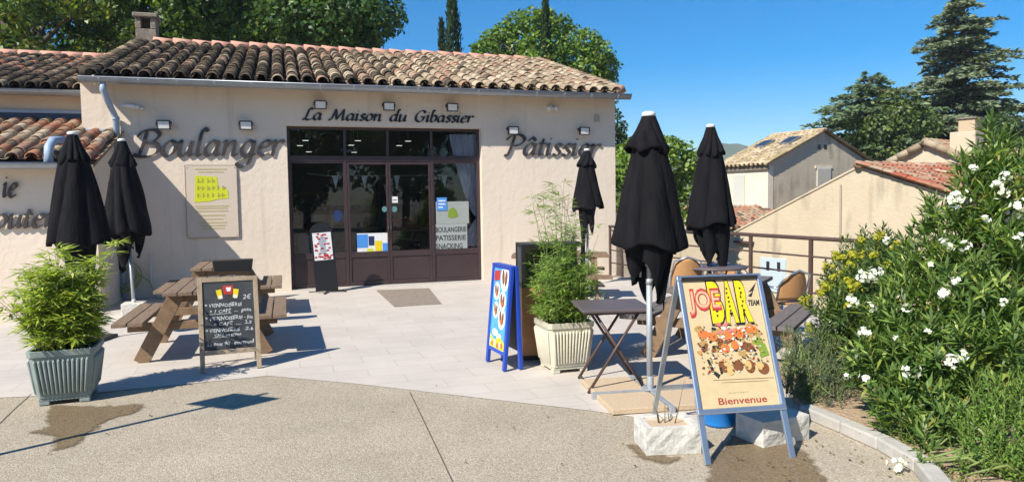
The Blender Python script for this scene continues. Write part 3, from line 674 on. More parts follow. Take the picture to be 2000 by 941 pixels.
# pennant string
t = thing('pennant_string', 'string of small white pennants hanging inside along the shop window', 'bunting', lp(0, .42), TH)
b = MB(); us = [fac(p, 345, .42)[0] for p in (600, 640, 655, 712, 775, 868, 925)]; zb = fac(750, 343, .42)[1]
b.tube([(us[0], 0, zb + .05)] + [(u_, 0, zb) for u_ in us[1:-1]] + [(us[-1], 0, zb + .05)], .004, 5); b.build('cord', M['whiteplastic'], t)
for u_ in us[2:6]:
    b = MB(); b.prism([(u_ - .06, zb), (u_ + .06, zb), (u_, zb - .26)], -.002, .002, 'y'); b.build('pennant', M['paper'], t)
def sticker(name, label, cat, px0, py0, px1, py1, m, v, extra=None, round_=False):
    u0, z1 = fac(px0, py0, v); u1, z0 = fac(px1, py1, v)
    t = thing(name, label, cat, lp((u0 + u1) / 2, v, z0), TH); W, H = u1 - u0, z1 - z0
    b = MB()
    if round_: b.prism([(W / 2 * math.cos(a * math.pi / 12), H / 2 + H / 2 * math.sin(a * math.pi / 12)) for a in range(24)], -.002, .002, 'y')
    else: b.box2((-W / 2, -.002, 0), (W / 2, .002, H))
    b.build('sheet', m, t)
    for nm, mm, x0, x1, y0, y1 in extra or []:
        b = MB(); b.box2((-W / 2 + x0 * W, -.0045, y0 * H), (-W / 2 + x1 * W, -.0022, y1 * H)); b.build(nm, mm, t)
    return t, W, H
VS = VF - .012
sticker('opening_hours_poster', 'white and blue notice sheet low in the left door pane', 'poster', 697, 456, 760, 494, M['paper'], VF - .010,
        [('blue_block', M['sky'], .0, .34, .3, .95), ('blue_block', M['navyink'], .36, .54, .4, .85), ('yellow_block', M['yellow'], .56, .78, .12, .62), ('yellow_block', M['lime'], .3, .5, .05, .25), ('blue_block', M['sky'], .8, 1, .1, .5)])
sticker('round_sticker', 'round deep blue sticker on the left shop window', 'sticker', 651, 410, 669, 432, M['navyink'], VS, None, True)
sticker('white_notice', 'small white notice high on the right door pane', 'notice', 765, 384, 777, 396, M['paper'], VF - .010, [('print_line', M['ink'], .2, .8, .4, .5)])
sticker('door_sticker', 'small round pale teal sticker on the left door leaf', 'sticker', 746, 403, 756, 414, M['teal'], VF - .031, None, True)
sticker('door_sticker', 'small round pale teal sticker on the right door leaf', 'sticker', 764, 403, 776, 414, M['teal'], VF - .010, None, True)
sticker('blue_notice', 'light blue notice square stuck in the right shop window', 'notice', 853, 386, 873, 411, M['sky'], VS - .009, [('print_line', M['paper'], .15, .85, .7, .8), ('print_line', M['paper'], .15, .85, .45, .55), ('print_line', M['paper'], .15, .6, .2, .3)])
t, W, H = sticker('window_panel', 'pale panel with a green emblem inside the right shop window', 'panel', 851, 394, 916, 436, flat('frosted_grey_film', (.34, .37, .35), .4), VS)
b = MB(); b.prism([(-.1, H * .3), (.0, H * .25), (.12, H * .32), (.08, H * .6), (.02, H * .75), (-.08, H * .62)], -.006, -.003, 'y'); b.build('green_emblem', M['green'], t)
t, W, H = sticker('window_lettering', 'frosted strip lettered BOULANGERIE PATISSERIE SNACKING across the right shop window', 'sign', 849, 438, 913, 488, flat('frosted_grey_film', (.36, .39, .38), .4), VS)
for k, wd in enumerate(('BOULANGERIE', 'PATISSERIE', 'SNACKING')):
    b = MB(); put_text(b, wd, -W / 2 + .02, W / 2 - (.02, .03, .1)[k], H * (.70 - .31 * k), H * .19, -.0035, .0008, .012); b.build('word', M['ink'], t)
# tall dark drinks unit inside, behind the right door
t = thing('bakery_oven', 'dark oven cabinet with a red panel inside behind the right door', 'oven', lp(2.45, 2.7), TH)
b = MB(); b.box2((-.45, 0, 0), (.45, .6, 1.7)); b.build('oven_body', M['black'], t, bevel=.01)
b = MB(); b.box2((-.38, -.012, .95), (.38, 0.001, 1.25)); b.build('oven_panel', M['red'], t)  # front panel in plain red paint

# floodlights, cameras, plates on the wall
def floodlight(px, py, v, label, sc_=1.0):
    u_, z_ = fac(px, py, v); t = thing('floodlight', label, 'floodlight', lp(u_, 0, z_), TH, 'floodlights over the wall signs')
    W, H = .135 * sc_, .10 * sc_; tl = Matrix.Rotation(R(10), 4, 'X'); tl.translation = Vector((0, -.16, 0))
    b = MB(); b.xf = tl; b.box2((-W, 0, -H), (W, .05, H)); b.box2((-W, -.012, -H), (-W + .018, .0, H)); b.box2((W - .018, -.012, -H), (W, .0, H)); b.box2((-W + .018, -.012, H - .018), (W - .018, 0, H)); b.box2((-W + .018, -.012, -H), (W - .018, 0, -H + .018))
    for k in range(5): b.box2((-W * .8 + k * W * .4 - .006, .05, -H * .8), (-W * .8 + k * W * .4 + .006, .07, H * .8))
    b.build('housing', M['black'], t, bevel=.004)
    b = MB(); b.xf = tl; b.box2((-W + .019, -.006, -H + .019), (W - .019, -.001, H - .019)); b.build('lens', M['whiteplastic'], t)
    b = MB(); b.bar((-W - .012, -.14, 0), (-W - .012, -.07, .05), .008, .03); b.bar((W + .012, -.14, 0), (W + .012, -.07, .05), .008, .03); b.bar((-W - .016, -.07, .05), (W + .016, -.07, .05), .008, .03); b.box2((-.04, -.07, .02), (.04, 0.002, .09))
    b.build('bracket', M['blackiron'], t)
for px, py, lb in ((319, 244, 'black floodlight above the first letters of Boulanger'), (480, 245, 'black floodlight above the last letters of Boulanger'),
                   (626, 205, 'black floodlight over the left end of the small black lettering above the doors'), (760, 208, 'black floodlight over the middle of the small black lettering above the doors'), (884, 210, 'black floodlight over the right end of the small black lettering above the doors'),
                   (1003, 255, 'black floodlight above the first letters of Pâtissier'), (1142, 256, 'black floodlight above the last letters of Pâtissier')):
    floodlight(px, py, -.16, lb, .80)
u_, z_ = fac(258, 208, 0); t = thing('security_camera', 'white bullet camera on an arm beside the blue downpipe', 'camera', lp(u_, 0, z_), TH)
b = MB(); b.lathe([(.0, 0), (.05, 0), (.05, .02), (.0, .02)], 16); b.xf = None; b.V = [(x, -z2, y) for x, y, z2 in b.V]; b.build('mount_plate', M['whiteplastic'], t)
b = MB(); b.tube([(0, -.02, 0), (0, -.12, -.01), (.06, -.18, -.02)], .016, 8); b.build('arm', M['whiteplastic'], t)
b = MB(); b.tube([(-.12, -.17, .01), (.10, -.2, -.03)], .035, 12); b.tube([(.10, -.2, -.03), (.14, -.205, -.038)], .041, 12); b.build('camera_body', M['whiteplastic'], t)
b = MB(); b.tube([(.16, -.1, -.06), (.17, -.1, .12)], .006, 6); b.tube([(.16, -.12, -.07), (.16, -.1, -.01)], .04, 10); b.tube([(.16, -.1, -.04), (.05, -.03, -.04), (0, -.01, -.01)], .012, 8); b.build('antenna', M['whiteplastic'], t)
u_, z_ = fac(1075, 209, 0); t = thing('wall_spotlight', 'small white twin sensor light high between the doors and Pâtissier', 'light', lp(u_, 0, z_), TH)
b = MB(); b.box2((-.06, -.05, -.04), (.06, .002, .04)); b.build('mount_plate', M['whiteplastic'], t, bevel=.01)
for sx in (-.08, .07):
    b = MB(); b.tube([(sx * .5, -.05, 0), (sx, -.12, -.03), (sx * 1.2, -.17, -.06)], [.02, .04, .05], 10); b.build('lamp_head', M['whiteplastic'], t)
u_, z_ = fac(1165, 232, 0); t = thing('junction_box', 'small beige junction box near the right corner of the wall', 'box', lp(u_, 0, z_), TH)
b = MB(); b.box2((-.055, -.05, -.07), (.055, .002, .07)); b.build('casing', M['palegrey'], t, bevel=.01)
b = MB(); b.box2((-.045, -.056, -.06), (.045, -.051, .06)); b.build('cover', M['palegrey'], t, bevel=.002)
def wordthing(label, word, xl, yl, xr, yr, unit, v, ext, m, thick):
    u0, z0 = fac(xl, yl, v - ext); u1, z1 = fac(xr, yr, v - ext)
    t = thing('sign_lettering', label, 'sign', lp(u0, v, z0), TH)
    script_word(word, 0, u1 - u0, 0, z1 - z0, unit, 0, ext, m, t, thick); return t
wordthing('large dark brown script letters reading Boulanger', 'Boulanger', 266, 306, 549, 304, .275, 0, .036, M['sign_letter'], .215)
wordthing('small black script letters spelling the shop name in one line above the doors', 'La Maison du Gibassier', 591, 234, 922, 240, .128, 0, .018, M['black_letter'], .28)
wordthing('dark brown script letters reading Pâtissier', 'Pâtissier', 988, 303, 1168, 305, .245, 0, .036, M['sign_letter'], .19)
# engraved plate with the yellow block on the wall
u0, z1 = fac(361, 323); u1, z0 = fac(467, 462)
t = thing('wall_plaque', 'tall translucent wall plaque with a bright yellow block and faint yellow lines', 'plaque', lp((u0 + u1) / 2, 0, z0), TH); W, H = (u1 - u0) / 2, z1 - z0
b = MB(); b.box2((-W, -.03, 0), (W, -.018, H)); b.build('plate', pmat('smoky_acrylic', (.64, .54, .435), (.61, .51, .41), 3, .4), t, bevel=.003)
b = MB(); b.box2((W - .004, -.032, .02), (W + .003, -.016, H * .88)); b.box2((-W, -.034, -.004), (W, -.016, .003)); b.box2((-W - .003, -.034, .0), (-W + .003, -.016, H)); b.box2((-W, -.032, H - .003), (W, -.016, H + .003)); b.build('edge_strip', M['stone'], t)
b = MB(); b.prism([(-.62 * W, .86 * H), (.22 * W, .84 * H), (.26 * W, .70 * H), (.62 * W, .66 * H), (.66 * W, .54 * H), (.2 * W, .53 * H), (-.1 * W, .50 * H), (-.68 * W, .49 * H)], -.034, -.031, 'y'); b.build('yellow_block', M['lime'], t)
b = MB(); rg = random.Random(3)
for r_ in range(3):
    for k in range(6):
        x_ = -.55 * W + k * .19 * W + rg.uniform(-.01, .01); z_ = (.56 + .1 * r_) * H
        if r_ > 1 and k > 3: continue
        b.box2((x_, -.037, z_), (x_ + .05 * W, -.0345, z_ + .055 * H)); b.box2((x_ + .05 * W, -.0367, z_ + .03 * H * rg.random()), (x_ + .12 * W, -.0345, z_ + .02 * H + .02 * H * rg.random()))
b.build('block_marks', flat('dull_yellow_ink', (.40, .38, .06)), t)
b = MB()
for z_, a in ((.94, .62), (.90, .5), (.43, .66), (.40, .6), (.36, .62), (.30, .5), (.25, .4), (.20, .55), (.16, .5), (.12, .45)):
    b.box2((-a * W, -.033, z_ * H), (a * W, -.031, z_ * H + .012 * H))
b.build('print_line', flat('faded_yellow_ink', (.47, .41, .17)), t)
for sx in (-1, 1):
    for z_ in (.03, .97):
        b = MB(); b.tube([(sx * W * .92, -.036, z_ * H), (sx * W * .92, .001, z_ * H)], .009, 10); b.build('standoff', M['steel'], t)

# ------------------------------------------------------------------ the wing on the left and the higher house behind it
wv = loc(ground(0, 620)).y
WG = thing('bakery_wing', 'low stucco wing with a reddish clay tile roof at the left of the bakery', 'building', FR, TH)
wr = fac(189, 420, wv)[0]; wl = wr - 9
VGw = wv - .30; wz = fac(60, 316, VGw)[1]
HV = .9; wt = fac(80, 241, HV)[1]; wsl = (wt - wz) / (HV - VGw)
mb = MB(); gw = lambda v: wz - .09 + (v - VGw) * wsl
mb.box2((wl, wv, -.2), (wr - .25, wv + .25, gw(wv)))
mb.prism([(wv, -.2), (-.004, -.2), (-.004, gw(0)), (wv, gw(wv))], wr - .25, wr, 'x'); mb.build('wall', M['stucco'], WG)
mb = MB(); Lw = (HV - VGw) * math.hypot(1, wsl)
tile_roof(mb, (wl, VGw + .03, wz + .02), (1, 0, 0), (0, 1, wsl), wr - wl + .06, (HV - VGw - .05) * math.hypot(1, wsl), .235, .28, 11, palette((OR, TN, PK, BR, LT), (1.1, 1.3, 1.6, 1.0, 1.1)))
mb.build('roof', M['rooftile'], WG)
mb = MB(); mb.prism([(VGw + .06, wz - .04), (-.004, wz - .04 - (VGw + .06) * wsl + (VGw) * wsl + (0 - VGw) * wsl + .0), (-.004, wz - .1 + (0 - VGw) * wsl), (VGw + .06, wz - .085)], wl, wr + .04, 'x'); mb.build('roof_deck', M['stone'], WG)
mb = MB(); prof = [(VGw - .02 - .075 * math.cos(math.pi * k / 8), wz - .02 - .085 * math.sin(math.pi * k / 8)) for k in range(9)] + [(VGw - .02 - .069 * math.cos(math.pi * k / 8), wz - .02 - .079 * math.sin(math.pi * k / 8)) for k in range(8, -1, -1)]
ge = fac(115, 320, VGw)[0]
mb.prism(prof, wl, ge, 'x'); mb.tube([(wl, VGw - .1, wz - .018), (ge, VGw - .1, wz - .018)], .011, 8); mb.build('gutter', M['zinc'], WG)
mb = MB(); pu = fac(98, 300, VGw + .1)[0]; mb.tube([(pu + .12, VGw + .35, wz + .34), (pu + .02, VGw + .18, wz + .32), (pu, VGw + .06, wz + .22), (pu, VGw + .0, wz - .03)], .065, 12); mb.build('downpipe', M['bluepipe'], WG)
mb = MB(); f0, f1 = fac(163, 262, -.01)[0], fac(216, 262, -.01)[0]; mb.box2((f0, -.035, fac(190, 274, 0)[1]), (f1, -.002, fac(190, 254, 0)[1])); mb.box2((f0, -.06, fac(190, 257, 0)[1]), (f1, -.036, fac(190, 254, 0)[1] + .004)); mb.build('flashing', M['bluepipe'], WG)
def wingword(label, word, xl, yl, xr, yr, unit):
    u0, z0 = fac(xl, yl, wv - .05); u1, z1 = fac(xr, yr, wv - .05)
    t = thing('sign_lettering', label, 'sign', lp(u0, wv, z0), TH); script_word(word, 0, u1 - u0, 0, z1 - z0, unit, 0, .05, M['sign_letter'], t, .24)
wingword('dark script letters ie on the upper line of the left wing wall', 'ie', 4, 385, 30, 385, .205)
wingword('dark script letters outer on the lower line of the left wing wall', 'outer', -14, 446, 104, 444, .20)
HB = thing('tiled_house', 'higher house with a mossy brown tile roof and pink ridge behind the left wing', 'building', FR, TH)
VGh = HV - .4; hz = fac(80, 176, VGh)[1]; hsl = math.tan(R(17))
hr = uL - .02; hl = hr - 10; VRh = VGh + 3
for k in range(400):
    vv = VGh + .3 + k * .02
    if fac(80, 114, vv)[1] <= hz + (vv - VGh) * hsl: VRh = vv; break
hzr = hz + (VRh - VGh) * hsl
mb = MB(); mb.box2((hl, HV, -.2), (hr, HV + .3, hz + (HV - VGh) * hsl - .08)); mb.build('wall', M['stucco'], HB); mb = MB(); mb.box2((hl, 2 * VRh - HV - .3, -.2), (hr, 2 * VRh - HV, hz + (HV - VGh) * hsl - .08)); mb.build('wall', M['stucco'], HB)
hre = fac(226, 106, VRh)[0]
mb = MB(); tile_roof(mb, (hl, VGh + .03, hz + .02), (1, 0, 0), (0, 1, hsl), hr - hl + .0, (VRh - VGh) * math.hypot(1, hsl), .245, .28, 21, palette((DK, BR, TN, PK, OR), (1.1, 1.6, .9, .8, .25)))
mb.build('roof', M['rooftile'], HB)
mb = MB(); mb.prism([(VGh + .06, hz - .03), (VRh, hzr - .04), (2 * VRh - VGh, hz - .03), (2 * VRh - VGh, hz - .1), (VRh, hzr - .11), (VGh + .06, hz - .09)], hl, hr - .01, 'x'); mb.build('roof_deck', M['stone'], HB)
mb = MB()
for i in range(24):
    a = hr - .1 - i * .42; mb.tube([(a, VRh, hzr + .045), (a - .45, VRh, hzr + .03)], [.12, .135], 12)
mb.build('ridge_tiles', M['ridge'], HB)
mb = MB(); prof = [(VGh - .02 - .08 * math.cos(math.pi * k / 8), hz - .01 - .09 * math.sin(math.pi * k / 8)) for k in range(9)] + [(VGh - .02 - .073 * math.cos(math.pi * k / 8), hz - .01 - .083 * math.sin(math.pi * k / 8)) for k in range(8, -1, -1)]
mb.prism(prof, hl, hr - .02, 'x'); mb.tube([(hl, VGh - .1, hz - .008), (hr - .02, VGh - .1, hz - .008)], .011, 8); mb.build('gutter', M['zinc'], HB)
mb = MB(); s0, s1 = fac(80, 240, HV)[1], fac(80, 217, HV)[1]; mb.box2((hl, HV - .06, s0 - .12), (hr, HV - .002, s1)); mb.build('band_window', M['navy'], HB)
mb = MB(); mb.box2((hl, HV - .085, s1 - .045), (hr, HV - .061, s1 + .01)); mb.build('band_trim', M['bluepipe'], HB)

# a few dry leaves blown over the paving
rg = random.Random(44); Ps = []
for _ in range(95):
    px, py = rg.choice(((rg.gauss(1640, 70), rg.gauss(890, 25)), (rg.uniform(40, 1560), rg.uniform(745, 940)), (rg.gauss(1480, 80), rg.gauss(900, 20)), (rg.gauss(230, 90), rg.gauss(800, 25))))
    Ps.append(ground(px, py))
mb = MB()
for P in Ps:
    a = rg.uniform(0, 6.28); L = rg.uniform(.012, .032); d = Vector((math.cos(a), math.sin(a), 0)); s_ = Vector((-d.y, d.x, 0)) * L * .28
    mb.col = rg.choice(((.16, .09, .04), (.24, .16, .06), (.10, .07, .04), (.30, .24, .10)))
    mb.add([P + Vector((0, 0, .009)), P + d * L * .5 + s_ + Vector((0, 0, .013)), P + d * L + Vector((0, 0, .010)), P + d * L * .5 - s_ + Vector((0, 0, .014))], [(0, 1, 2, 3)])
o = mb.build('fallen_leaves', M['leaf']); o['kind'] = 'stuff'
# ------------------------------------------------------------------ railing
d = (RAIL1 - RAIL0).normalized(); Lrail = (RAIL1 - RAIL0).length
rt = thing('terrace_railing', 'brown steel railing of four rails along the terrace edge', 'railing', RAIL0, math.atan2(d.y, d.x))
dist = lambda px: None
def rail_s(px):
    best = min((abs(1000 + F_PX * (RAIL0 + d * s).x / (RAIL0 + d * s).y - px), s) for s in np.linspace(0, Lrail, 900)); return best[1]
for z_, rr in ((1.05, .028), (.80, .013), (.56, .013), (.30, .013)):
    b = MB(); b.tube([(0, 0, z_), (Lrail, 0, z_)], rr, 10); b.build('rail', M['iron'], rt)
for s_ in [.03, rail_s(1300), rail_s(1467), rail_s(1585), rail_s(1725), Lrail - .05]:
    b = MB(); b.box2((s_ - .028, -.018, 0), (s_ + .028, .018, 1.035)); b.box2((s_ - .06, -.05, 0.001), (s_ + .06, .05, .012)); b.build('post', M['iron'], rt, bevel=.003)
b = MB(); b.bar((.05, 0, 1.0), (.95, 0, .58), .02, .02); b.build('brace', M['iron'], rt)

# ------------------------------------------------------------------ village houses beyond the terrace, on the lower ground
def hpick(cols, wts): return palette(cols, wts)
# B: long cream gable wall, red tiles on its right slope
wd = Vector((.5, -.866, 0)); inn = Vector((.866, .5, 0))
def bpt(px, py): return onplane(px, py, depth(1680, 325, 22), inn)
ap = bpt(1680, 326); rt_ = bpt(1852, 380); lf = bpt(1428, 458)
HBx = thing('cream_house', 'cream rendered house end with grey streaks and a red tile roof beyond the railing', 'house', (ap.x, ap.y, LOWZ), math.atan2(wd.y, wd.x))
def bl_(P): q = P - Vector((ap.x, ap.y, LOWZ)); return Vector((q.dot(wd), q.dot(inn), P.z - LOWZ))
A, Rr, Lf = bl_(ap), bl_(rt_), bl_(lf)
Lx = Lf.x - .6; Lz = Lf.z + (Lx - Lf.x) * (A.z - Lf.z) / (A.x - Lf.x)
mid = bl_(bpt(1600, 372)); sl2 = (A.z - Lf.z) / (A.x - Lf.x)
Rx = Rr.x + .35; Rz = A.z + (Rr.z - A.z) / Rr.x * Rx
mb = MB(); mb.prism([(Lx, 0), (Rx, 0), (Rx, Rz), (0, A.z), (Lx, Lz)], 0, 7, 'y'); mb.build('wall', M['stucco2'], HBx)
mb = MB(); eu = Vector((0, 1, 0)); es = Vector((-Rx, 0, A.z - Rz))
tile_roof(mb, (Rx + .25, -.12, Rz - .25 * (A.z - Rz) / Rx + .06), (0, 1, 0), es, 7.2, es.length + .25, .25, .38, 31, palette((OR, PK, TN, (.40, .12, .07), LT), (2, 1.2, .7, 1.1, .35)), False)
es2 = Vector((-Lx, 0, A.z - Lz))
tile_roof(mb, (Lx - .1, .16, Lz - .10), (0, 1, 0), es2, 7.2, es2.length + .05, .25, .38, 32, palette((OR, PK, TN, LT), (1, 1.2, 1, .6)), False)
mb.build('roof', M['rooftile'], HBx)
mb = MB(); mb.bar((Lx, .1, Lz + .03), (0, .1, A.z + .03), .28, .07); mb.build('coping', M['stucco2'], HBx, bevel=.02)
mb = MB()
for i in range(17): mb.col = palette((OR, PK, TN, LT), (1, 1, 1, .6))(rg, 0, 0); mb.tube([(0, -.15 + i * .43, A.z + .07), (0, .31 + i * .43, A.z + .05)], [.13, .11], 8)
mb.col = (1, 1, 1); mb.build('ridge_tiles', M['rooftile'], HBx)
mb = MB(); jx = bl_(bpt(1643, 420)).x; mb.tube([(jx, -.04, .2), (jx, -.04, A.z + sl2 * jx - .25)], .03, 8); mb.build('downpipe', flat('brown_grey_pipe', (.30, .25, .19)), HBx)
w0 = bl_(bpt(1486, 502)); w1 = bl_(bpt(1536, 533))
mb = MB(); mb.box2((w0.x, -.05, w1.z - .7), (w1.x, .01, w0.z)); wn = mb.build('shutter', flat('pale_blue_paint', (.52, .62, .68)), HBx, bevel=.01)
mb = MB()
for k in (.33, .75): mb.box2((w0.x + (w1.x - w0.x) * k - .06, -.075, w0.z - .42), (w0.x + (w1.x - w0.x) * k + .06, -.051, w0.z - .12))
mb.build('vent', M['blackiron'], wn)
mb = MB(); hx_ = bl_(bpt(1448, 468)); mb.box2((hx_.x - .25, -.16, hx_.z - .12), (hx_.x + .6, .01, hx_.z - .04)); mb.build('lintel', M['iron'], HBx)
# small red roof to its left
lr = onplane(1470, 400, depth(1470, 430, 28.5), Vector((0, 1, 0)))
LH = thing('low_red_roof_house', 'low house with a red tile roof left behind the cream gable', 'house', (lr.x, 28.5, LOWZ), R(12))
zz0, zz1 = depth(1470, 448, 28).z - LOWZ, depth(1470, 405, 31).z - LOWZ
mb = MB(); mb.box2((-1.9, 0, 0), (1.9, 5, zz0 - .05)); mb.build('wall', M['stucco2'], LH)
mb = MB(); e_ = Vector((0, 3.0, zz1 - zz0)); tile_roof(mb, (-2.1, -.3, zz0), (1, 0, 0), e_, 4.2, e_.length, .25, .38, 33, palette((OR, PK, TN, BR), (1.4, 1.4, .8, .6)), False); mb.build('roof', M['rooftile'], LH)
mb = MB(); mb.prism([(-.25, zz0 - .05), (2.7, zz1 - .06), (5, zz0 - .05)], -2.05, 2.05, 'x'); mb.build('gable', M['stucco2'], LH)

# A: grey gable with pale eaves wall, two skylights
gd = Vector((.88, .475, 0)).normalized(); gn = Vector((-.475, .88, 0)).normalized()
D_A = 31
c0 = depth(1500, 318, D_A)
def apt(px, py): return onplane(px, py, c0, gn)
aap = apt(1608, 256); are = apt(1707, 322)
HA = thing('grey_gable_house', 'old house with a weathered grey gable, closed shutter and two skylights', 'house', (c0.x, c0.y, LOWZ), math.atan2(gd.y, gd.x))
def al(P): q = P - Vector((c0.x, c0.y, LOWZ)); return Vector((q.dot(gd), q.dot(gn), P.z - LOWZ))
ax, re_, ce = al(aap), al(are), al(c0)
lw = 5.6
for k in range(500):
    yy = 1 + k * .03; P = Vector((c0.x, c0.y, 0)) + gn * yy; 
    if 1000 + F_PX * P.x / P.y < 1406: lw = yy; break
mb = MB(); mb.prism([(0, 0), (re_.x, 0), (re_.x, re_.z - .05), (ax.x, ax.z - .05), (0, ce.z - .05)], 0, .3, 'y'); mb.prism([(0, 0), (re_.x, 0), (re_.x, re_.z - .05), (ax.x, ax.z - .05), (0, ce.z - .05)], lw - .3, lw, 'y'); mb.build('gable_wall', M['stucco3'], HA)
mb = MB(); mb.box2((-.02, -.02, 0), (.3, lw + .01, ce.z - .12)); mb.build('eaves_wall', M['stucco4'], HA)
pk = palette(((.50, .39, .25), (.60, .49, .33), (.44, .35, .20), TN), (1.4, 1.4, 1, .5))
mb = MB(); e1 = Vector((ax.x, 0, ax.z - ce.z)); tile_roof(mb, (-.28, -.12, ce.z - .28 * e1.z / e1.x), (0, 1, 0), e1, lw + .24, e1.length * (ax.x + .28) / ax.x, .25, .38, 41, pk, False)
e2 = Vector((ax.x - re_.x, 0, ax.z - re_.z)); f2 = .2 / abs(e2.x); tile_roof(mb, (re_.x + .2, -.12, re_.z - f2 * e2.z), (0, 1, 0), e2, lw + .24, e2.length * (1 + f2), .25, .38, 42, pk, False); mb.build('roof', M['rooftile'], HA)
mb = MB(); mb.box2((ax.x - .13, -.13, ax.z + .05), (ax.x + .13, lw, ax.z + .13)); mb.build('ridge', M['slab'], HA, bevel=.03)
mb = MB(); mb.box2((-.14, -.09, ce.z - .28), (-.021, lw, ce.z - .13)); mb.build('eaves_board', M['stone'], HA)
for fy, fs_ in ((.25, .62), (.72, .58)):
    P = Vector((ax.x * fs_, lw * fy, ce.z + (ax.z - ce.z) * fs_ + .16)); sk = MB(); n_ = Vector((-e1.z, 0, e1.x)).normalized(); x_ = Vector((0, 1, 0)); s_ = e1.normalized()
    Mx = Matrix((x_, s_, n_)).transposed(); sk.box(P, (.62, .8, .08), Mx); so_ = sk.build('skylight', M['zinc'], HA)
    sk = MB(); sk.box(P + n_ * .043, (.5, .66, .012), Mx); sk.build('skylight_pane', flat('dark_skylight_glass', (.03, .04, .05), .1), so_)
w0, w1 = al(apt(1595, 329)), al(apt(1621, 364)); mb = MB(); mb.box2((w0.x, -.06, w1.z), (w1.x, .01, w0.z)); sh = mb.build('shutter', flat('weathered_white_shutter', (.55, .52, .44)), HA, bevel=.01)
mb = MB(); mb.box2((w0.x - .12, -.04, w0.z), (w1.x + .12, .005, w0.z + .12)); mb.build('lintel', M['stucco4'], sh)
mb = MB()
for px in (1600, 1612):
    h = al(apt(px, 287)); mb.box2((h.x - .1, -.012, h.z - .1), (h.x + .1, .005, h.z + .1))
mb.build('vent', M['black'], HA)
def ept(px, py): return onplane(px, py, c0, gd)
for a_, b_ in (((1434, 342), (1456, 402)),):
    p0, p1 = al(ept(*a_)), al(ept(*b_)); mb = MB(); mb.box2((-.07, min(p0.y, p1.y), p1.z), (-.021, max(p0.y, p1.y), p0.z)); mb.build('shutter', flat('pale_grey_shutter', (.56, .56, .5)), HA, bevel=.01)
mb = MB(); ck = al(apt(1632, 262)); mb.box2((ck.x, 1.2, ck.z - .5), (ck.x + .5, 1.8, ck.z + .35)); mb.build('chimney', M['stucco4'], HA, bevel=.03)

# C: house with the two-step chimney
cA = depth(1812, 283, 27); cdv = Vector((.62, -.785, 0)).normalized(); cin = Vector((.785, .62, 0)).normalized()
HC = thing('chimney_house', 'house with pale ridge tiles and a big two stepped chimney behind the oleander', 'house', (cA.x, cA.y, LOWZ), math.atan2(cdv.y, cdv.x))
def cpt(px, py): return onplane(px, py, cA, cin)
def cl_(P): q = P - Vector((cA.x, cA.y, LOWZ)); return Vector((q.dot(cdv), q.dot(cin), P.z - LOWZ))
ca, cl2, cr2 = cl_(cA), cl_(cpt(1738, 322)), cl_(cpt(1900, 318))
mb = MB(); mb.prism([(cl2.x, 0), (cr2.x, 0), (cr2.x, cr2.z), (0, ca.z), (cl2.x, cl2.z)], 0, 9, 'y'); mb.build('wall', M['stucco2'], HC)
mb = MB(); pc = palette((TN, LT, PK, OR), (1.5, 1.2, 1, .5))
e1 = Vector((-cl2.x, 0, ca.z - cl2.z)); tile_roof(mb, (cl2.x - .15, -.15, cl2.z + .02), (0, 1, 0), e1, 9.2, e1.length + .1, .28, .4, 51, pc, False)
e2 = Vector((-cr2.x, 0, ca.z - cr2.z)); tile_roof(mb, (cr2.x + .2, -.15, cr2.z + .0), (0, 1, 0), e2, 9.2, e2.length + .15, .28, .4, 52, pc, False); mb.build('roof', M['rooftile'], HC)
mb = MB(); rg = random.Random(4)
for i in range(20): mb.col = pc(rg, 0, 0); mb.tube([(0, -.2 + i * .45, ca.z + .1), (0, .3 + i * .45, ca.z + .08)], [.17, .14], 9)
for e_, p_ in ((e1, cl2), (e2, cr2)):
    for i in range(int(e_.length / .42)): 
        mb.col = pc(rg, 0, 0); a = Vector((p_.x, -.14, p_.z + .09)) + e_.normalized() * i * .42; mb.tube([a, a + e_.normalized() * .46], [.15, .125], 9)
mb.col = (1, 1, 1); mb.build('ridge_tiles', M['rooftile'], HC)
k0 = depth(1888, 290, 26.3); kq = cl_(k0); ch_z = depth(1888, 234, 26.3).z - LOWZ; md = depth(1888, 258, 26.3).z - LOWZ
mb = MB(); mb.box2((kq.x - .42, kq.y - .42, ca.z - .9), (kq.x + .42, kq.y + .42, md)); chn = mb.build('chimney', M['stucco2'], HC, bevel=.02)
mb = MB(); mb.box2((kq.x - .16, kq.y - .38, md), (kq.x + .38, kq.y + .3, ch_z)); mb.build('chimney_stack', M['slab'], chn, bevel=.02)
mb = MB(); mb.box2((kq.x - .22, kq.y - .44, ch_z), (kq.x + .44, kq.y + .36, ch_z + .06)); mb.build('chimney_cap', M['stone'], chn)

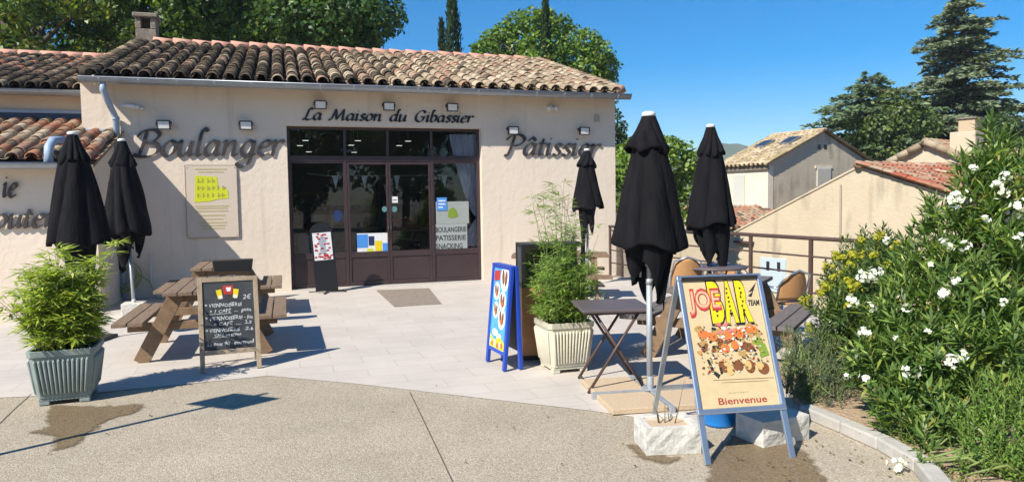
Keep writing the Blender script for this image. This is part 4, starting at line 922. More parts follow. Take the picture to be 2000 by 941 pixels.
# ------------------------------------------------------------------ trees
NR = np.random.default_rng(7)
def unit(k):
    v = NR.normal(size=(k, 3)); return v / np.linalg.norm(v, axis=1, keepdims=True)
def leaf_quads(P, D, Nn, L, Wd):
    """diamond leaves: base P, direction D, blade normal Nn, length L, width Wd (arrays)"""
    S = np.cross(D, Nn); S /= np.linalg.norm(S, axis=1, keepdims=True) + 1e-9
    L = np.asarray(L).reshape(-1, 1); Wd = np.asarray(Wd).reshape(-1, 1)
    mid = P + D * L * .45
    return np.stack([P, mid + S * Wd / 2 + Nn * Wd * .12, P + D * L - Nn * L * .06, mid - S * Wd / 2 + Nn * Wd * .12], axis=1)
def mixcol(k, cols, wts, var=.22):
    c = np.array(cols)[NR.choice(len(cols), k, p=np.array(wts) / sum(wts))]
    return np.clip(c * NR.uniform(1 - var, 1 + var, (k, 1)), 0, 1)
def crown_leaves(lobes, per, size, up=.35):
    Ps, Ds, Ns = [], [], []
    for c, r in lobes:
        k = int(per * (r[0] * r[1] + r[1] * r[2] + r[0] * r[2]) / 3)
        d = unit(k); rad = NR.uniform(.55, 1.05, (k, 1)) ** .7
        P = np.array(c) + d * np.array(r) * rad
        n = d * .6 + unit(k) * .75 + np.array((0, 0, up)); n /= np.linalg.norm(n, axis=1, keepdims=True)
        dd = unit(k) + np.array((0, 0, -.35)); dd -= n * (dd * n).sum(1, keepdims=True); dd /= np.linalg.norm(dd, axis=1, keepdims=True)
        Ps.append(P); Ds.append(dd); Ns.append(n)
    P = np.vstack(Ps); D_ = np.vstack(Ds); N_ = np.vstack(Ns); k = len(P)
    L = NR.uniform(.75, 1.3, k) * size
    return leaf_quads(P, D_, N_, L, L * .62)
def tree(name, label, cat, base, height, lobes, per, size, cols, wts, trunk_r=.2, group=None, mat_='leaf', limbs=True):
    """lobes in coordinates relative to the base"""
    t = thing(name, label, cat, base, 0, group); rnd = random.Random(int(abs(base[0]) * 97 + abs(base[1]) * 13))
    b = MB(); cz_ = min(l[0][2] for l in lobes); tz = height * .8
    b.tube([(0, 0, 0), (.05, .03, tz * .35), (-.05, .05, tz * .7), (0, 0, tz)], [trunk_r, trunk_r * .8, trunk_r * .5, trunk_r * .15], 9)
    if limbs:
        for c, r in rnd.sample(lobes, min(12, len(lobes))):
            z0 = max(height * .25, min(tz * .9, c[2] - .35 * math.hypot(c[0], c[1]) - .3)); m_ = (c[0] * .5, c[1] * .5, (z0 + c[2]) / 2 + .1)
            b.tube([(0, 0, z0), m_, c], [trunk_r * .4, trunk_r * .25, .03], 6)
    b.build('trunk', M['bark'], t)
    V = crown_leaves(lobes, per * 1.9, size); quads_mesh('crown', V, mixcol(len(V), [tuple(k * 1.35 for k in c_) for c_ in cols], wts), M[mat_], t); return t
def cluster(c, r, n, lr, seed, shell=.75, flat_=1.0):
    rnd = random.Random(seed); out = []
    for k in range(n):
        while True:
            v = Vector((rnd.uniform(-1, 1), rnd.uniform(-1, 1), rnd.uniform(-1, 1)))
            if .15 < v.length <= 1: break
        v = v.normalized() * (shell + (1 - shell) * rnd.random()) if rnd.random() < .8 else v
        s = lr * rnd.uniform(.7, 1.35); out.append(((c[0] + v.x * r[0], c[1] + v.y * r[1], c[2] + v.z * r[2]), (s, s, s * .8 * flat_)))
    return out
G1 = [(.055, .11, .018), (.085, .15, .022), (.03, .065, .014), (.13, .17, .02)]
# big trees behind the left roofs
for i, (px, top_y, bot, Y, rx, lab) in enumerate(((60, -60, 150, 24, 3.4, 'broad yellow green tree behind the higher house, leftmost'), (300, -90, 130, 26, 3.2, 'tall bright green tree right behind the stone chimney'),
                                      (510, -110, 100, 27, 3.4, 'tall dense dark green tree behind the middle of the bakery roof'), (640, -40, 95, 25, 1.9, 'dark green tree with a drooping right edge against the sky'))):
    zt = depth(px, top_y, Y).z; zb_ = depth(px, bot, Y).z; bx = depth(px, 0, Y).x; cz = (zt + zb_) / 2
    lobes = cluster((0, 0, cz), (rx, rx * .8, (zt - zb_) / 2 + .6), 46 if rx > 2 else 30, .85, 100 + i, .6)
    if i == 3: lobes += [((1.75, 0, zb_ + .8), (.5, .5, .4)), ((1.3, -.2, zb_ + .5), (.7, .6, .5)), ((1.6, 0, zb_ + 1.9), (.4, .4, .35)), ((.8, -.3, zb_ + .3), (.8, .7, .5))]
    cols = [[(.075, .125, .02), (.12, .155, .025), (.04, .075, .015), (.16, .165, .03)], [(.07, .13, .02), (.11, .17, .025), (.035, .07, .012), (.05, .1, .016)], G1, [(.04, .085, .02), (.06, .115, .022), (.025, .055, .014), (.08, .13, .025)]][i]
    tree('broadleaf_tree', lab, 'tree', (bx, Y, 0), zt, lobes, 300, .20, cols, (1, .9, 1, .5), .28, 'trees behind the bakery roofs')
# round pine-like tree behind the right half of the roof
def px3(px, py, Y): return depth(px, py, Y)
Y = 30; b0 = px3(1075, 160, Y); lob = []
rnd = random.Random(17)
for px, py, rr in ((960, 75, 22), (985, 62, 25), (1010, 45, 28), (1040, 38, 26), (1070, 45, 30), (1095, 50, 25), (1120, 75, 32), (1150, 85, 30), (1170, 105, 30), (1185, 130, 26), (1180, 155, 26), (1150, 140, 40), (1110, 120, 45), (1065, 95, 50), (1020, 85, 45), (985, 95, 40), (950, 100, 30), (1000, 125, 45), (1050, 140, 50), (1100, 165, 45), (1145, 175, 40), (935, 95, 15), (1060, 30, 18), (1190, 115, 14)):
    P = px3(px, py, Y + rnd.uniform(-.9, .9)); s = rr / F_PX * Y
    lob.append(((P.x - b0.x, P.y - Y, P.z), (s, s, s * .85)))
lob += [((x_, 1.8, z_), (1, 1, .9)) for x_, z_ in ((-1.2, 6.5), (0, 7.4), (1.2, 6.7), (2, 5.8), (-2, 5.9))]
tree('round_pine_tree', 'rounded bright green pine behind the right end of the bakery roof', 'tree', (b0.x, Y, 0), 9.2, lob, 620, .17, [(.085, .16, .025), (.13, .20, .03), (.04, .08, .016), (.17, .19, .04)], (1, 1, .8, .35), .25)
def cypress(label, px, top_y, Y, hw, cols, zb=0):
    b0 = px3(px, 100, Y); zt = px3(px, top_y, Y).z; t = thing('cypress_tree', label, 'tree', (b0.x, Y, zb), 0, 'cypresses behind the bakery')
    b = MB(); b.tube([(0, 0, 0), (0, 0, (zt - zb) * .9)], [.16, .03], 8); b.build('trunk', M['bark'], t)
    k = int(2600 * hw * (zt - zb) / 4); z_ = NR.uniform(.06, 1, k) ; prof = hw * np.minimum(1, ((1 - z_) * 2.6)) ** .75 * np.minimum(1, z_ * 6 + .2); a = NR.uniform(0, 6.283, k)
    prof = prof * (1 + .18 * np.sin(a * 3 + z_ * 25) + .12 * np.sin(a * 5 - z_ * 41)) * NR.uniform(.6, 1.08, k)
    P = np.stack([prof * np.cos(a), prof * np.sin(a), z_ * (zt - zb)], 1); n = np.stack([np.cos(a), np.sin(a), np.full(k, .2)], 1) + unit(k) * .5; n /= np.linalg.norm(n, axis=1, keepdims=True)
    dd = np.stack([np.cos(a) * .35, np.sin(a) * .35, np.ones(k)], 1) + unit(k) * .25; dd /= np.linalg.norm(dd, axis=1, keepdims=True)
    V = leaf_quads(P, dd, n, NR.uniform(.2, .38, k), NR.uniform(.07, .12, k)); quads_mesh('crown', V, mixcol(k, cols, (1, 1, 1)), M['needle'], t)
CY = [(.022, .05, .018), (.04, .075, .024), (.012, .03, .012)]
cypress('tall dark cypress rising behind the roof left of the round pine', 885, -34, 35, .48, CY)
cypress('short dark cypress just left of the tall one', 863, 43, 36, .28, CY)
cypress('thin dark cypress standing in front of the round pine', 1066, -14, 28.9, .24, CY)
# green mass at the right of the bakery
def pxlobes(items, Y, b0, seed, jit=.6):
    rnd = random.Random(seed); out = []
    for px, py, rr in items:
        P = px3(px, py, Y + rnd.uniform(-jit, jit)); s = rr / F_PX * Y; out.append(((P.x - b0[0], P.y - b0[1], P.z - b0[2]), (s, s, s * .85)))
    return out
Y = 24; b0 = px3(1285, 330, Y); bb = (b0.x, Y, LOWZ)
tree('mulberry_tree', 'round light green tree between the bakery corner and the parasols', 'tree', bb, 7.4, pxlobes([(1305, 285, 24), (1330, 292, 24), (1350, 308, 18), (1355, 335, 20), (1330, 330, 32), (1290, 315, 35), (1255, 310, 35), (1225, 300, 25), (1215, 330, 30), (1250, 350, 40), (1300, 365, 40), (1345, 370, 26), (1220, 380, 40), (1270, 400, 45), (1330, 410, 35), (1280, 275, 20), (1240, 285, 18)], Y, bb, 3), 520, .19, [(.13, .20, .03), (.17, .23, .045), (.07, .12, .022)], (1, .8, .9), .2)
Y = 30; b0 = px3(1208, 260, Y); bb = (b0.x, Y, LOWZ)
tree('dark_conifer', 'dark conifer showing beside the right corner of the bakery wall', 'tree', bb, 9, pxlobes([(1206, 225, 9), (1210, 250, 16), (1205, 275, 20), (1215, 300, 22), (1200, 320, 25), (1222, 275, 12)], Y, bb, 4), 700, .17, [(.02, .045, .02), (.035, .065, .025)], (1, 1), .18, None, 'needle')

def cedar(label, px, top_y, Y, prof, seed, cols, lean=0, base_z=LOWZ, dens=1.0):
    """tiers of level boughs carrying flat sprays of needles; prof: list of (py, half width px left, right)"""
    rnd = random.Random(seed); b0 = px3(px, 200, Y); zt = px3(px, top_y, Y).z; t = thing('cedar_tree', label, 'tree', (b0.x, Y, base_z))
    tr = MB(); tr.tube([(0, 0, 0), (0, 0, (zt - base_z) * .5), (lean, 0, zt - base_z - .2)], [.4, .24, .03], 9)
    Ps, Ds, Ns, Ls = [], [], [], []
    zs = [px3(px, p[0], Y).z - base_z for p in prof]; wl_ = [p[1] / F_PX * Y for p in prof]; wr_ = [p[2] / F_PX * Y for p in prof]
    z = zs[0]
    while z > zs[-1]:
        a = np.interp(-z, [-k for k in zs], wl_); c = np.interp(-z, [-k for k in zs], wr_)
        nb = max(4, int(4 + max(a, c) * 1.6 * dens))
        for k in range(nb):
            az = rnd.uniform(0, 2 * math.pi); w_ = (c if math.cos(az) > 0 else a); Lb = (w_ * abs(math.cos(az)) + (a + c) / 2 * abs(math.sin(az))) * rnd.uniform(.55, 1.12)
            if Lb < .15: Lb = .15
            dz = rnd.uniform(-.05, .22) * Lb; zz_ = z + rnd.uniform(-.25, .25)
            pts = [np.array((Lb * s * math.cos(az), Lb * s * math.sin(az), zz_ + dz * s - .16 * Lb * s * s)) for s in (0, .35, .7, 1)]
            tr.tube(pts, [.05 * min(1, Lb / 2) + .012, .04 * min(1, Lb / 2) + .01, .02, .008], 5)
            ns = int(44 * Lb * dens + 16)
            s = np.array([rnd.uniform(.12, 1.03) for _ in range(ns)]); side = np.array([rnd.uniform(-1, 1) for _ in range(ns)]) * (.20 + .16 * Lb) * (1.15 - s)
            dirv = np.array((math.cos(az), math.sin(az), 0)); sv = np.array((-math.sin(az), math.cos(az), 0))
            zc = zz_ + dz * s - .16 * Lb * s * s + np.array([rnd.uniform(-.05, .10) for _ in range(ns)]) - .22 * np.abs(side)
            P = np.outer(Lb * s, dirv) + np.outer(side, sv); P[:, 2] = zc
            D_ = dirv * .8 + np.outer(np.sign(side) * .9, sv) + unit(ns) * .45 + np.array((0, 0, .05)); D_ /= np.linalg.norm(D_, axis=1, keepdims=True)
            N_ = np.array((-.3, -.5, .8)) + unit(ns) * .75; N_ -= D_ * (N_ * D_).sum(1, keepdims=True); N_ /= np.linalg.norm(N_, axis=1, keepdims=True)
            Ps.append(P); Ds.append(D_); Ns.append(N_); Ls.append(np.array([rnd.uniform(.22, .46) for _ in range(ns)]))
        z -= rnd.uniform(.26, .42)
    tr.build('trunk', M['bark'], t)
    P, D_, N_, L_ = np.vstack(Ps), np.vstack(Ds), np.vstack(Ns), np.concatenate(Ls)
    V = leaf_quads(P, D_, N_, L_, L_ * .38); quads_mesh('crown', V, mixcol(len(V), cols, (1, 1, .8)), M['needle'], t)
CD = [(.16, .205, .12), (.22, .26, .15), (.09, .125, .08)]
cedar('tall blue green cedar with level tiers of boughs on the right', 1878, -60, 44, [(-60, 3, 3), (-20, 12, 12), (15, 32, 24), (50, 46, 40), (90, 66, 54), (130, 60, 72), (160, 92, 76), (195, 100, 92), (240, 125, 105), (290, 140, 120), (340, 120, 120)], 5, CD, dens=1.25)
cedar('lower dark cedar with sparse spiky top between the houses and the tall cedar', 1697, 150, 41, [(150, 8, 14), (165, 60, 45), (190, 55, 70), (215, 75, 80), (245, 92, 95), (280, 95, 110), (320, 80, 110), (360, 80, 110)], 9, [(.12, .175, .08), (.16, .215, .10), (.07, .11, .06)], dens=.85)
Y = 39.5; b0 = px3(1730, 260, Y); bb = (b0.x, Y, LOWZ)
tree('broadleaf_tree', 'olive green leafy tree tangled behind the lower cedar', 'tree', bb, 8, pxlobes([(1700, 215, 28), (1735, 205, 32), (1770, 212, 34), (1755, 240, 40), (1715, 245, 36), (1680, 255, 30), (1800, 245, 38), (1780, 280, 45), (1730, 290, 45)], Y, bb, 6), 420, .22, [(.075, .12, .03), (.12, .155, .04), (.045, .075, .02)], (1, .8, 1), .25)
Y = 40; b0 = px3(1960, 250, Y); bb = (b0.x, Y, LOWZ)
tree('broadleaf_tree', 'grey green tree at the right edge below the tall cedar', 'tree', bb, 8, pxlobes([(1965, 235, 24), (1940, 250, 26), (1985, 262, 26), (1925, 275, 30), (1965, 290, 34), (2010, 280, 30)], Y, bb, 7), 380, .22, [(.05, .085, .03), (.085, .12, .045), (.03, .055, .02)], (1, .8, 1), .25)
Y = 24.0; P = px3(1512, 402, Y); bb = (P.x, Y + .5, P.z - .7)
# trees across the street behind the photographer: they show only in the shop glass
for i, (x_, y_, h_) in enumerate(((6, -15, 8), (11.5, -13, 9.5), (17, -11, 8.5), (23, -9, 10), (29, -6, 9), (1, -18, 9), (35, -2, 9))):
    lobes = cluster((0, 0, h_ * .6), (3, 2.6, h_ * .42), 26, 1.15, 300 + i, .6)
    tree('street_tree', 'leafy street tree across the road, %s' % ('nearest the front of the shop glass', 'tall and bright', 'third along the row', 'tallest of the row', 'broad crowned', 'behind the photographer', 'far end of the row')[i], 'tree', (x_, y_, 0), h_, lobes, 60, .42, G1, (1, .8, 1, .3), .25, 'trees across the road')
TZ = .0045          # top of the terrace tiles
# ------------------------------------------------------------------ closed parasols
def fold_surface(prof, nf, amp, seed, n=96, hem=0.0, twist=0.0, hemf=None):
    """a cloth tube round z with pleats; prof: (z, radius) from the top"""
    rnd = random.Random(seed); ph = rnd.uniform(0, 6); ks = [rnd.uniform(.7, 1.3) for _ in range(nf)]; sx = [rnd.uniform(-.12, .12) for _ in range(6)]; wf = [rnd.uniform(.25, .55), rnd.uniform(0, 6), rnd.uniform(.12, .3), rnd.uniform(0, 6)]
    zs = [p[0] for p in prof]; z0, z1 = zs[0], zs[-1]; rows = 34; vs = []
    for j in range(rows):
        f = j / (rows - 1); z = z0 + (z1 - z0) * f; r = float(np.interp(-z, [-k for k in zs], [p[1] for p in prof]))
        for i in range(n):
            a = 2 * math.pi * i / n; q = (a * nf / (2 * math.pi) + ph + (twist + 1.1 * sx[4] * 8) * f + wf[0] * math.sin(a + wf[1]) + wf[2] * math.sin(2 * a + wf[3] + 1.5 * f)) ; k = ks[int(q) % nf]; fr_ = q - math.floor(q)
            pl = abs(math.sin(math.pi * fr_)) ** .75
            rr = r * (1 - amp * f ** .6 * k * (1 - pl)) * (1 + sx[0] * math.cos(a + sx[1] * 20 + 1.2 * f) + sx[2] * math.cos(2 * a + 3 * sx[3]) * f + .015 * math.sin(a * 7 + f * 9))
            zz = z
            if hem: zz = z + f ** 3 * hem * ((math.sin(a * nf / 2 + ph) * .5 + .5 * math.sin(a * 1 + ph * 2)) if hemf is None else hemf(a))
            vs.append((rr * math.cos(a), rr * math.sin(a), zz))
    fs = [(j * n + i, j * n + (i + 1) % n, (j + 1) * n + (i + 1) % n, (j + 1) * n + i) for j in range(rows - 1) for i in range(n)]
    b = MB(); b.add(vs, fs, True); return b
def parasol(px, py_top, Y, label, Lc, Rm, seed, tail=.38, tail_r=.72, lean=(0, 0), base_z=TZ, pole_r=.019, tail_pts=None):
    top = depth(px, py_top, Y); H = top.z - base_z
    t = thing('closed_parasol', label, 'parasol', (top.x, Y, base_z), 0, 'closed black parasols on the terrace')
    if lean != (0, 0): t.rotation_euler = (lean[0], lean[1], 0); 
    b = MB(); b.tube([(0, 0, .0), (0, 0, H * .38)], pole_r * 1.18, 14); b.tube([(0, 0, H * .38), (0, 0, H - .05)], pole_r, 14); b.tube([(0, 0, H * .375), (0, 0, H * .395)], pole_r * 1.45, 14); b.build('pole', M['steel'], t)
    b = MB(); b.lathe([(.0, H - .06), (.054, H - .052), (.058, H - .022), (.045, H - .008), (.02, H - .003), (0, H - .003)], 20); b.build('cap', M['whiteplastic'], t)
    zt = H - .045
    b = fold_surface([(zt, .055), (zt - .10 * Lc, .10), (zt - .20 * Lc, .16), (zt - .25 * Lc, .185), (zt - .27 * Lc, .175)], 8, .32, seed + 1, hem=-.05); b.build('vent_flap', M['canvas'], t, solid=.004)
    b = fold_surface([(zt - .16 * Lc, .11), (zt - .27 * Lc, .15 * Rm / .3), (zt - .45 * Lc, Rm * .66), (zt - .7 * Lc, Rm * .86), (zt - .93 * Lc, Rm * 1.04), (zt - .985 * Lc, Rm * 1.07), (zt - Lc, Rm * 1.06)], 8, .25, seed, hem=.06); b.build('canopy', M['canvas'], t, solid=.004)
    if tail:
        b = fold_surface([(zt - .80 * Lc, Rm * .6), (zt - Lc, Rm * tail_r), (zt - Lc - tail * .6, Rm * tail_r * .86), (zt - Lc - tail, Rm * tail_r * .74)], 7, .5, seed + 5, hem=tail * .8); b.build('canopy_edge', M['canvas'], t, solid=.004)
        b = MB(); rg_ = random.Random(seed)
        for k in range(4):
            a = rg_.uniform(0, 6.28); r_ = Rm * tail_r * .45; z0 = zt - Lc - tail * .85 * rg_.uniform(.7, 1)
            b.tube([(r_ * math.cos(a), r_ * math.sin(a), z0), (r_ * .8 * math.cos(a), r_ * .8 * math.sin(a), zt - Lc * .6)], .009, 6)
        b.tube([(0, 0, zt - Lc - tail * .5), (0, 0, zt - Lc - tail * .2)], .034, 12); b.build('ribs', M['steel'], t)
    return t, Vector((top.x, Y, base_z))
parasol(141, 256, 8.6, 'closed black parasol behind the left bamboo planter, in front of the wing wall', 1.30, .345, 11, .30, .66)
_, pu2 = parasol(247, 270, 10.6, 'closed black parasol left of the picnic tables beside the big Boulanger letters', 1.34, .325, 23, .34, .78, lean=(0, R(-1.6)))
parasol(1146, 290, 13.4, 'small distant closed black parasol standing against the wall under Pâtissier', 1.08, .275, 37, .42, .62)
_, pu4 = parasol(1267, 217, 5.9, 'large near closed black parasol rising from the gravel slab base', 1.07, .285, 41, .31, .72, base_z=.078, pole_r=.021)
_, pu5 = parasol(1388, 242, 9.3, 'closed black parasol behind the tall poster sign, through the round table', 1.28, .295, 59, .32, .82)
# bases
t = thing('parasol_base', 'galvanised cross base holding four washed gravel slabs under the near parasol', 'parasol base', (pu4.x, pu4.y - .03, TZ), R(9))
b = MB(); b.box2((-.5, -.022, .0), (.5, .022, .05)); b.box2((-.022, -.5, .0005), (.022, .5, .052)); b.box2((-.06, -.06, .052), (.06, .06, .062)); b.tube([(0, 0, .06), (0, 0, .16)], .029, 14); b.build('cross_frame', M['steel'], t, bevel=.003)
for sx in (-1, 1):
    for sy in (-1, 1):
        b = MB(); b.box2((sx * .03, sy * .03, .004), (sx * .47, sy * .47, .046)); b.build('slab', M['slab'], t, bevel=.006)
t = thing('parasol_base', 'white stone block carrying the pole of the parasol by the left picnic tables', 'parasol base', (pu2.x + .0, pu2.y, TZ), TH)
b = MB(); b.box2((-.15, -.15, 0), (.15, .15, .19)); b.tube([(0, 0, .18), (0, 0, .24)], .03, 12); b.build('base_block', M['block'], t, bevel=.012)
for P, lb in ((depth(141, 256, 8.6), 'flat dark base plate of the parasol behind the left bamboo'), (depth(1146, 290, 13.4), 'flat dark base plate of the distant parasol by the wall'), (depth(1388, 242, 9.3), 'flat dark base plate of the parasol at the round table')):
    t = thing('parasol_base', lb, 'parasol base', (P.x, P.y, TZ)); b = MB(); b.box2((-.28, -.28, .001), (.28, .28, .04)); b.build('base_plate', M['blackiron'], t, bevel=.01)
    b = MB(); b.tube([(0, 0, .04), (0, 0, .3)], .027, 12); b.build('sleeve', M['steel'], t)

# ------------------------------------------------------------------ picnic tables; local x across, y along, origin at the middle on the ground
def picnic(label, front, rz, m, L=1.55, sub=None):
    c = Vector((front[0], front[1], TZ)) + Matrix.Rotation(rz, 3, 'Z') @ Vector((0, L / 2, 0))
    t = thing('picnic_table', label, 'picnic table', c, rz, 'wooden picnic tables on the terrace'); rnd = random.Random(int(front[0] * 100))
    b = MB()
    for k in range(5): b.box2((-.36 + k * .146, -L / 2 + rnd.uniform(-.006, .006), .70), (-.36 + k * .146 + .136, L / 2 + rnd.uniform(-.006, .006), .74 + rnd.uniform(-.002, .002)))
    b.build('tabletop', m, t, bevel=.005)
    for s in (-1, 1):
        b = MB()
        for k in range(2): b.box((s * (.62 + .15 * k), 0, .43), (.138, L, .04))
        b.build('bench', m, t, bevel=.005)
    for s in (-1, 1):
        y = s * (L / 2 - .22)
        for q in (-1, 1):
            b = MB(); b.bar((q * .62, y, .0), (q * .25, y, .70), .15, .045, (0, 1, 0)); lg = b.build('leg', M['woodx'], t, bevel=.004)
        b = MB(); b.box2((-.74, y + s * -.045 - .022, .32), (.74, y + s * -.045 + .022, .41)); b.build('bench_beam', M['woodx'], t, bevel=.004)
        b = MB(); b.box2((-.34, y + s * -.046 - .022, .61), (.34, y + s * -.046 + .022, .70)); b.build('top_beam', M['woodx'], t, bevel=.004)
    b = MB()
    for s in (-1, 1): b.bar((0, s * (L / 2 - .27), .36), (0, s * .10, .69), .05, .07)
    b.build('brace', M['woodx'], t, bevel=.004)
    return t
tA = picnic('brown picnic table nearest the chalkboard, front one of the left pair', (-3.22, 7.35), TH, M['wood'])
tB = picnic('brown picnic table further back near the wall, with a black trough on it', (-4.12, 10.0), TH, M['wood'])
tC = picnic('grey picnic table behind the tall poster sign and the near parasol', (1.80, 6.82), R(-31), M['greywood'])
tD = picnic('brown picnic table in the sun at the back beside the railing', (1.55, 11.6), TH + R(70), M['woodx'])
P = onplane(450, 530, Vector((0, 0, .75)), Vector((0, 0, 1)))
t = thing('table_trough', 'black rectangular planter trough on the further picnic table', 'trough', (P.x, P.y + .1, .7445 + TZ), TH)
b = MB(); b.prism([(-.23, 0), (.23, 0), (.25, .15), (-.25, .15)], -.10, .10, 'y'); tr_ = b.build('trough_body', M['black'], t, bevel=.008)
b = MB(); b.box2((-.235, -.085, .135), (.235, .085, .152)); b.build('soil', M['soil'], tr_)

# ------------------------------------------------------------------ ribbed planters with bamboo
def pot(t, m, W=.56, H=.46, taper=.83, ch=.032, ribs=12):
    b = MB(); prof = [(0, .0), (.03, .0), (H - .05, 1), (H - .05, 1.03), (H, 1.05)]
    def ring(z, k):
        w_ = W / 2 * k; c_ = ch * k; out = []
        for sx, sy in ((1, 1), (-1, 1), (-1, -1), (1, -1)):
            p = [(sx * w_, sy * (w_ - c_), z), (sx * (w_ - c_), sy * w_, z)]
            out += p if sx * sy > 0 else p[::-1]
        return out
    rings = [ring(.06, taper), ring(H - .055, 1.0), ring(H - .05, 1.045), ring(H, 1.06), ring(H, .95), ring(H - .09, .93)]
    vs = sum(rings, []); fs = []
    for j in range(5): fs += [(j * 8 + i, j * 8 + (i + 1) % 8, (j + 1) * 8 + (i + 1) % 8, (j + 1) * 8 + i) for i in range(8)]
    fs.append(tuple(range(8))[::-1]); b.add(vs, fs)
    for s in range(4):                                      # ribs on the four faces
        Rm_ = Matrix.Rotation(s * math.pi / 2, 3, 'Z')
        for k in range(ribs):
            x_ = (k / (ribs - 1) - .5) * (W - 2 * ch) * .94
            a = Vector((x_ * taper, -W / 2 * taper - .002, .085)); c = Vector((x_, -W / 2 - .002, H - .075))
            b.tube([Rm_ @ a, Rm_ @ (a + (c - a) * .05 + Vector((0, -.006, 0))), Rm_ @ (a + (c - a) * .95 + Vector((0, -.006, 0))), Rm_ @ c], [.004, .012, .013, .004], 7)
    b.build('pot', m, t, bevel=.008)
    b = MB(); w2 = W / 2 * taper
    for sx in (-1, 1):
        for sy in (-1, 1): b.box2((sx * w2 * .55, sy * w2 * .55, 0), (sx * w2 * .95, sy * w2 * .95, .03))
    b.box2((-w2 * .95, -w2 * .95, .0302), (w2 * .95, w2 * .95, .0605)); b.build('feet', m, t, bevel=.006)
    b = MB(); b.box2((-W * .43, -W * .43, H - .085), (W * .43, W * .43, H - .05)); b.build('soil', M['soil'], t)
def bamboo(t, H0, culms, cols, lw=.013, ll=.12, dens=1.0):
    """culms: (x, y, height, lean x, lean y, leaf density)"""
    cb = MB(); Ps, Ds, Ns, Ls = [], [], [], []; rnd = random.Random(len(culms) * 7)
    for (x, y, h, lx, ly, dn) in culms:
        pts = [np.array((x + lx * s ** 1.8 * h, y + ly * s ** 1.8 * h, H0 + h * s * (1 - .12 * s * math.hypot(lx, ly)))) for s in np.linspace(0, 1, 8)]
        cb.tube(pts, [.0055 - .0042 * k / 7 for k in range(8)], 5)
        for q in range(int(h * 19 * dn)):
            s = rnd.uniform(.12, 1); k = min(6, int(s * 7)); base = pts[k] + (pts[k + 1] - pts[k]) * (s * 7 - k)
            az = rnd.uniform(0, 6.283); bl = rnd.uniform(.04, .17) * (1.2 - .6 * s); dv = np.array((math.cos(az), math.sin(az), rnd.uniform(.1, .9))); tip = base + dv * bl
            cb.tube([base, base + dv * bl * .5 + np.array((0, 0, .012)), tip], [.0016, .0013, .0008], 3, False)
            for r_ in range(rnd.randint(4, 7)):
                f = rnd.uniform(.3, 1); p = base + (tip - base) * f; a2 = az + rnd.uniform(-1.3, 1.3)
                d_ = np.array((math.cos(a2), math.sin(a2), rnd.uniform(-.45, .55))); d_ /= np.linalg.norm(d_); nn_ = np.array((rnd.uniform(-.5, .5), rnd.uniform(-.5, .5), 1.0)); nn_ -= d_ * nn_.dot(d_); nn_ /= np.linalg.norm(nn_)
                Ps.append(p); Ds.append(d_); Ns.append(nn_); Ls.append(ll * rnd.uniform(.6, 1.25))
    cb.build('stems', M['cane'], t)
    P, D_, N_, L_ = map(np.array, (Ps, Ds, Ns, Ls)); V = leaf_quads(P, D_, N_, L_, lw * NR.uniform(.75, 1.3, len(L_))); quads_mesh('foliage', V, mixcol(len(V), cols, (1, 1, .7, .35)), M['leaf'], t)
BC = [(.29, .38, .055), (.37, .45, .08), (.18, .27, .045), (.50, .50, .15)]
rnd = random.Random(77)
g1 = ground(128, 793); t = thing('bamboo_planter', 'grey green ribbed zinc planter with bushy bamboo at the left', 'planter', (g1.x - .115, g1.y + .24, TZ), R(21))
pot(t, M['zincpot'], .47, .46)
cul = []
for k in range(105):
    x, y = rnd.uniform(-.17, .17), rnd.uniform(-.17, .17); cul.append((x, y, rnd.uniform(.30, .76), x * .6 + rnd.uniform(-.13, .13), y * .6 + rnd.uniform(-.13, .13), 1.1))
for k in range(7): cul.append((rnd.uniform(-.12, .0), rnd.uniform(-.1, .1), rnd.uniform(.78, .99), rnd.uniform(-.16, .16), rnd.uniform(-.2, .1), .75))
for k in range(6): cul.append((rnd.uniform(.05, .17), rnd.uniform(-.1, .1), rnd.uniform(.78, 1.0), rnd.uniform(.2, .36), rnd.uniform(-.2, .1), .75))
for k in range(5): cul.append((rnd.uniform(-.22, -.1), rnd.uniform(-.1, .1), rnd.uniform(.45, .7), rnd.uniform(-.5, -.25), rnd.uniform(-.2, .1), .8))
bamboo(t, .40, cul, BC, .018, .12)
g2 = ground(1105, 733); t = thing('bamboo_planter', 'cream ribbed planter with feathery bamboo beside the blue ice cream board', 'planter', (g2.x, g2.y + .26, TZ), R(17))
pot(t, M['creampot'], .445, .48)
cul = []
for k in range(100):
    x, y = rnd.uniform(-.18, .18), rnd.uniform(-.18, .18); cul.append((x, y, rnd.uniform(.22, .68), x * 1.1 + rnd.uniform(-.22, .22), y * 1.1 + rnd.uniform(-.25, .25), 1.1))
for k in range(16): cul.append((rnd.uniform(-.1, .18), rnd.uniform(-.15, .15), rnd.uniform(.7, 1.05), rnd.uniform(-.12, .22), rnd.uniform(-.15, .15), .85))
for k in range(13): cul.append((rnd.uniform(-.15, .18), rnd.uniform(-.15, .15), rnd.uniform(1.05, 1.42), rnd.uniform(-.26, .1), rnd.uniform(-.15, .15), .5))
bamboo(t, .42, cul, [(.19, .31, .06), (.26, .38, .09), (.12, .21, .045), (.38, .43, .17)], .011, .095)

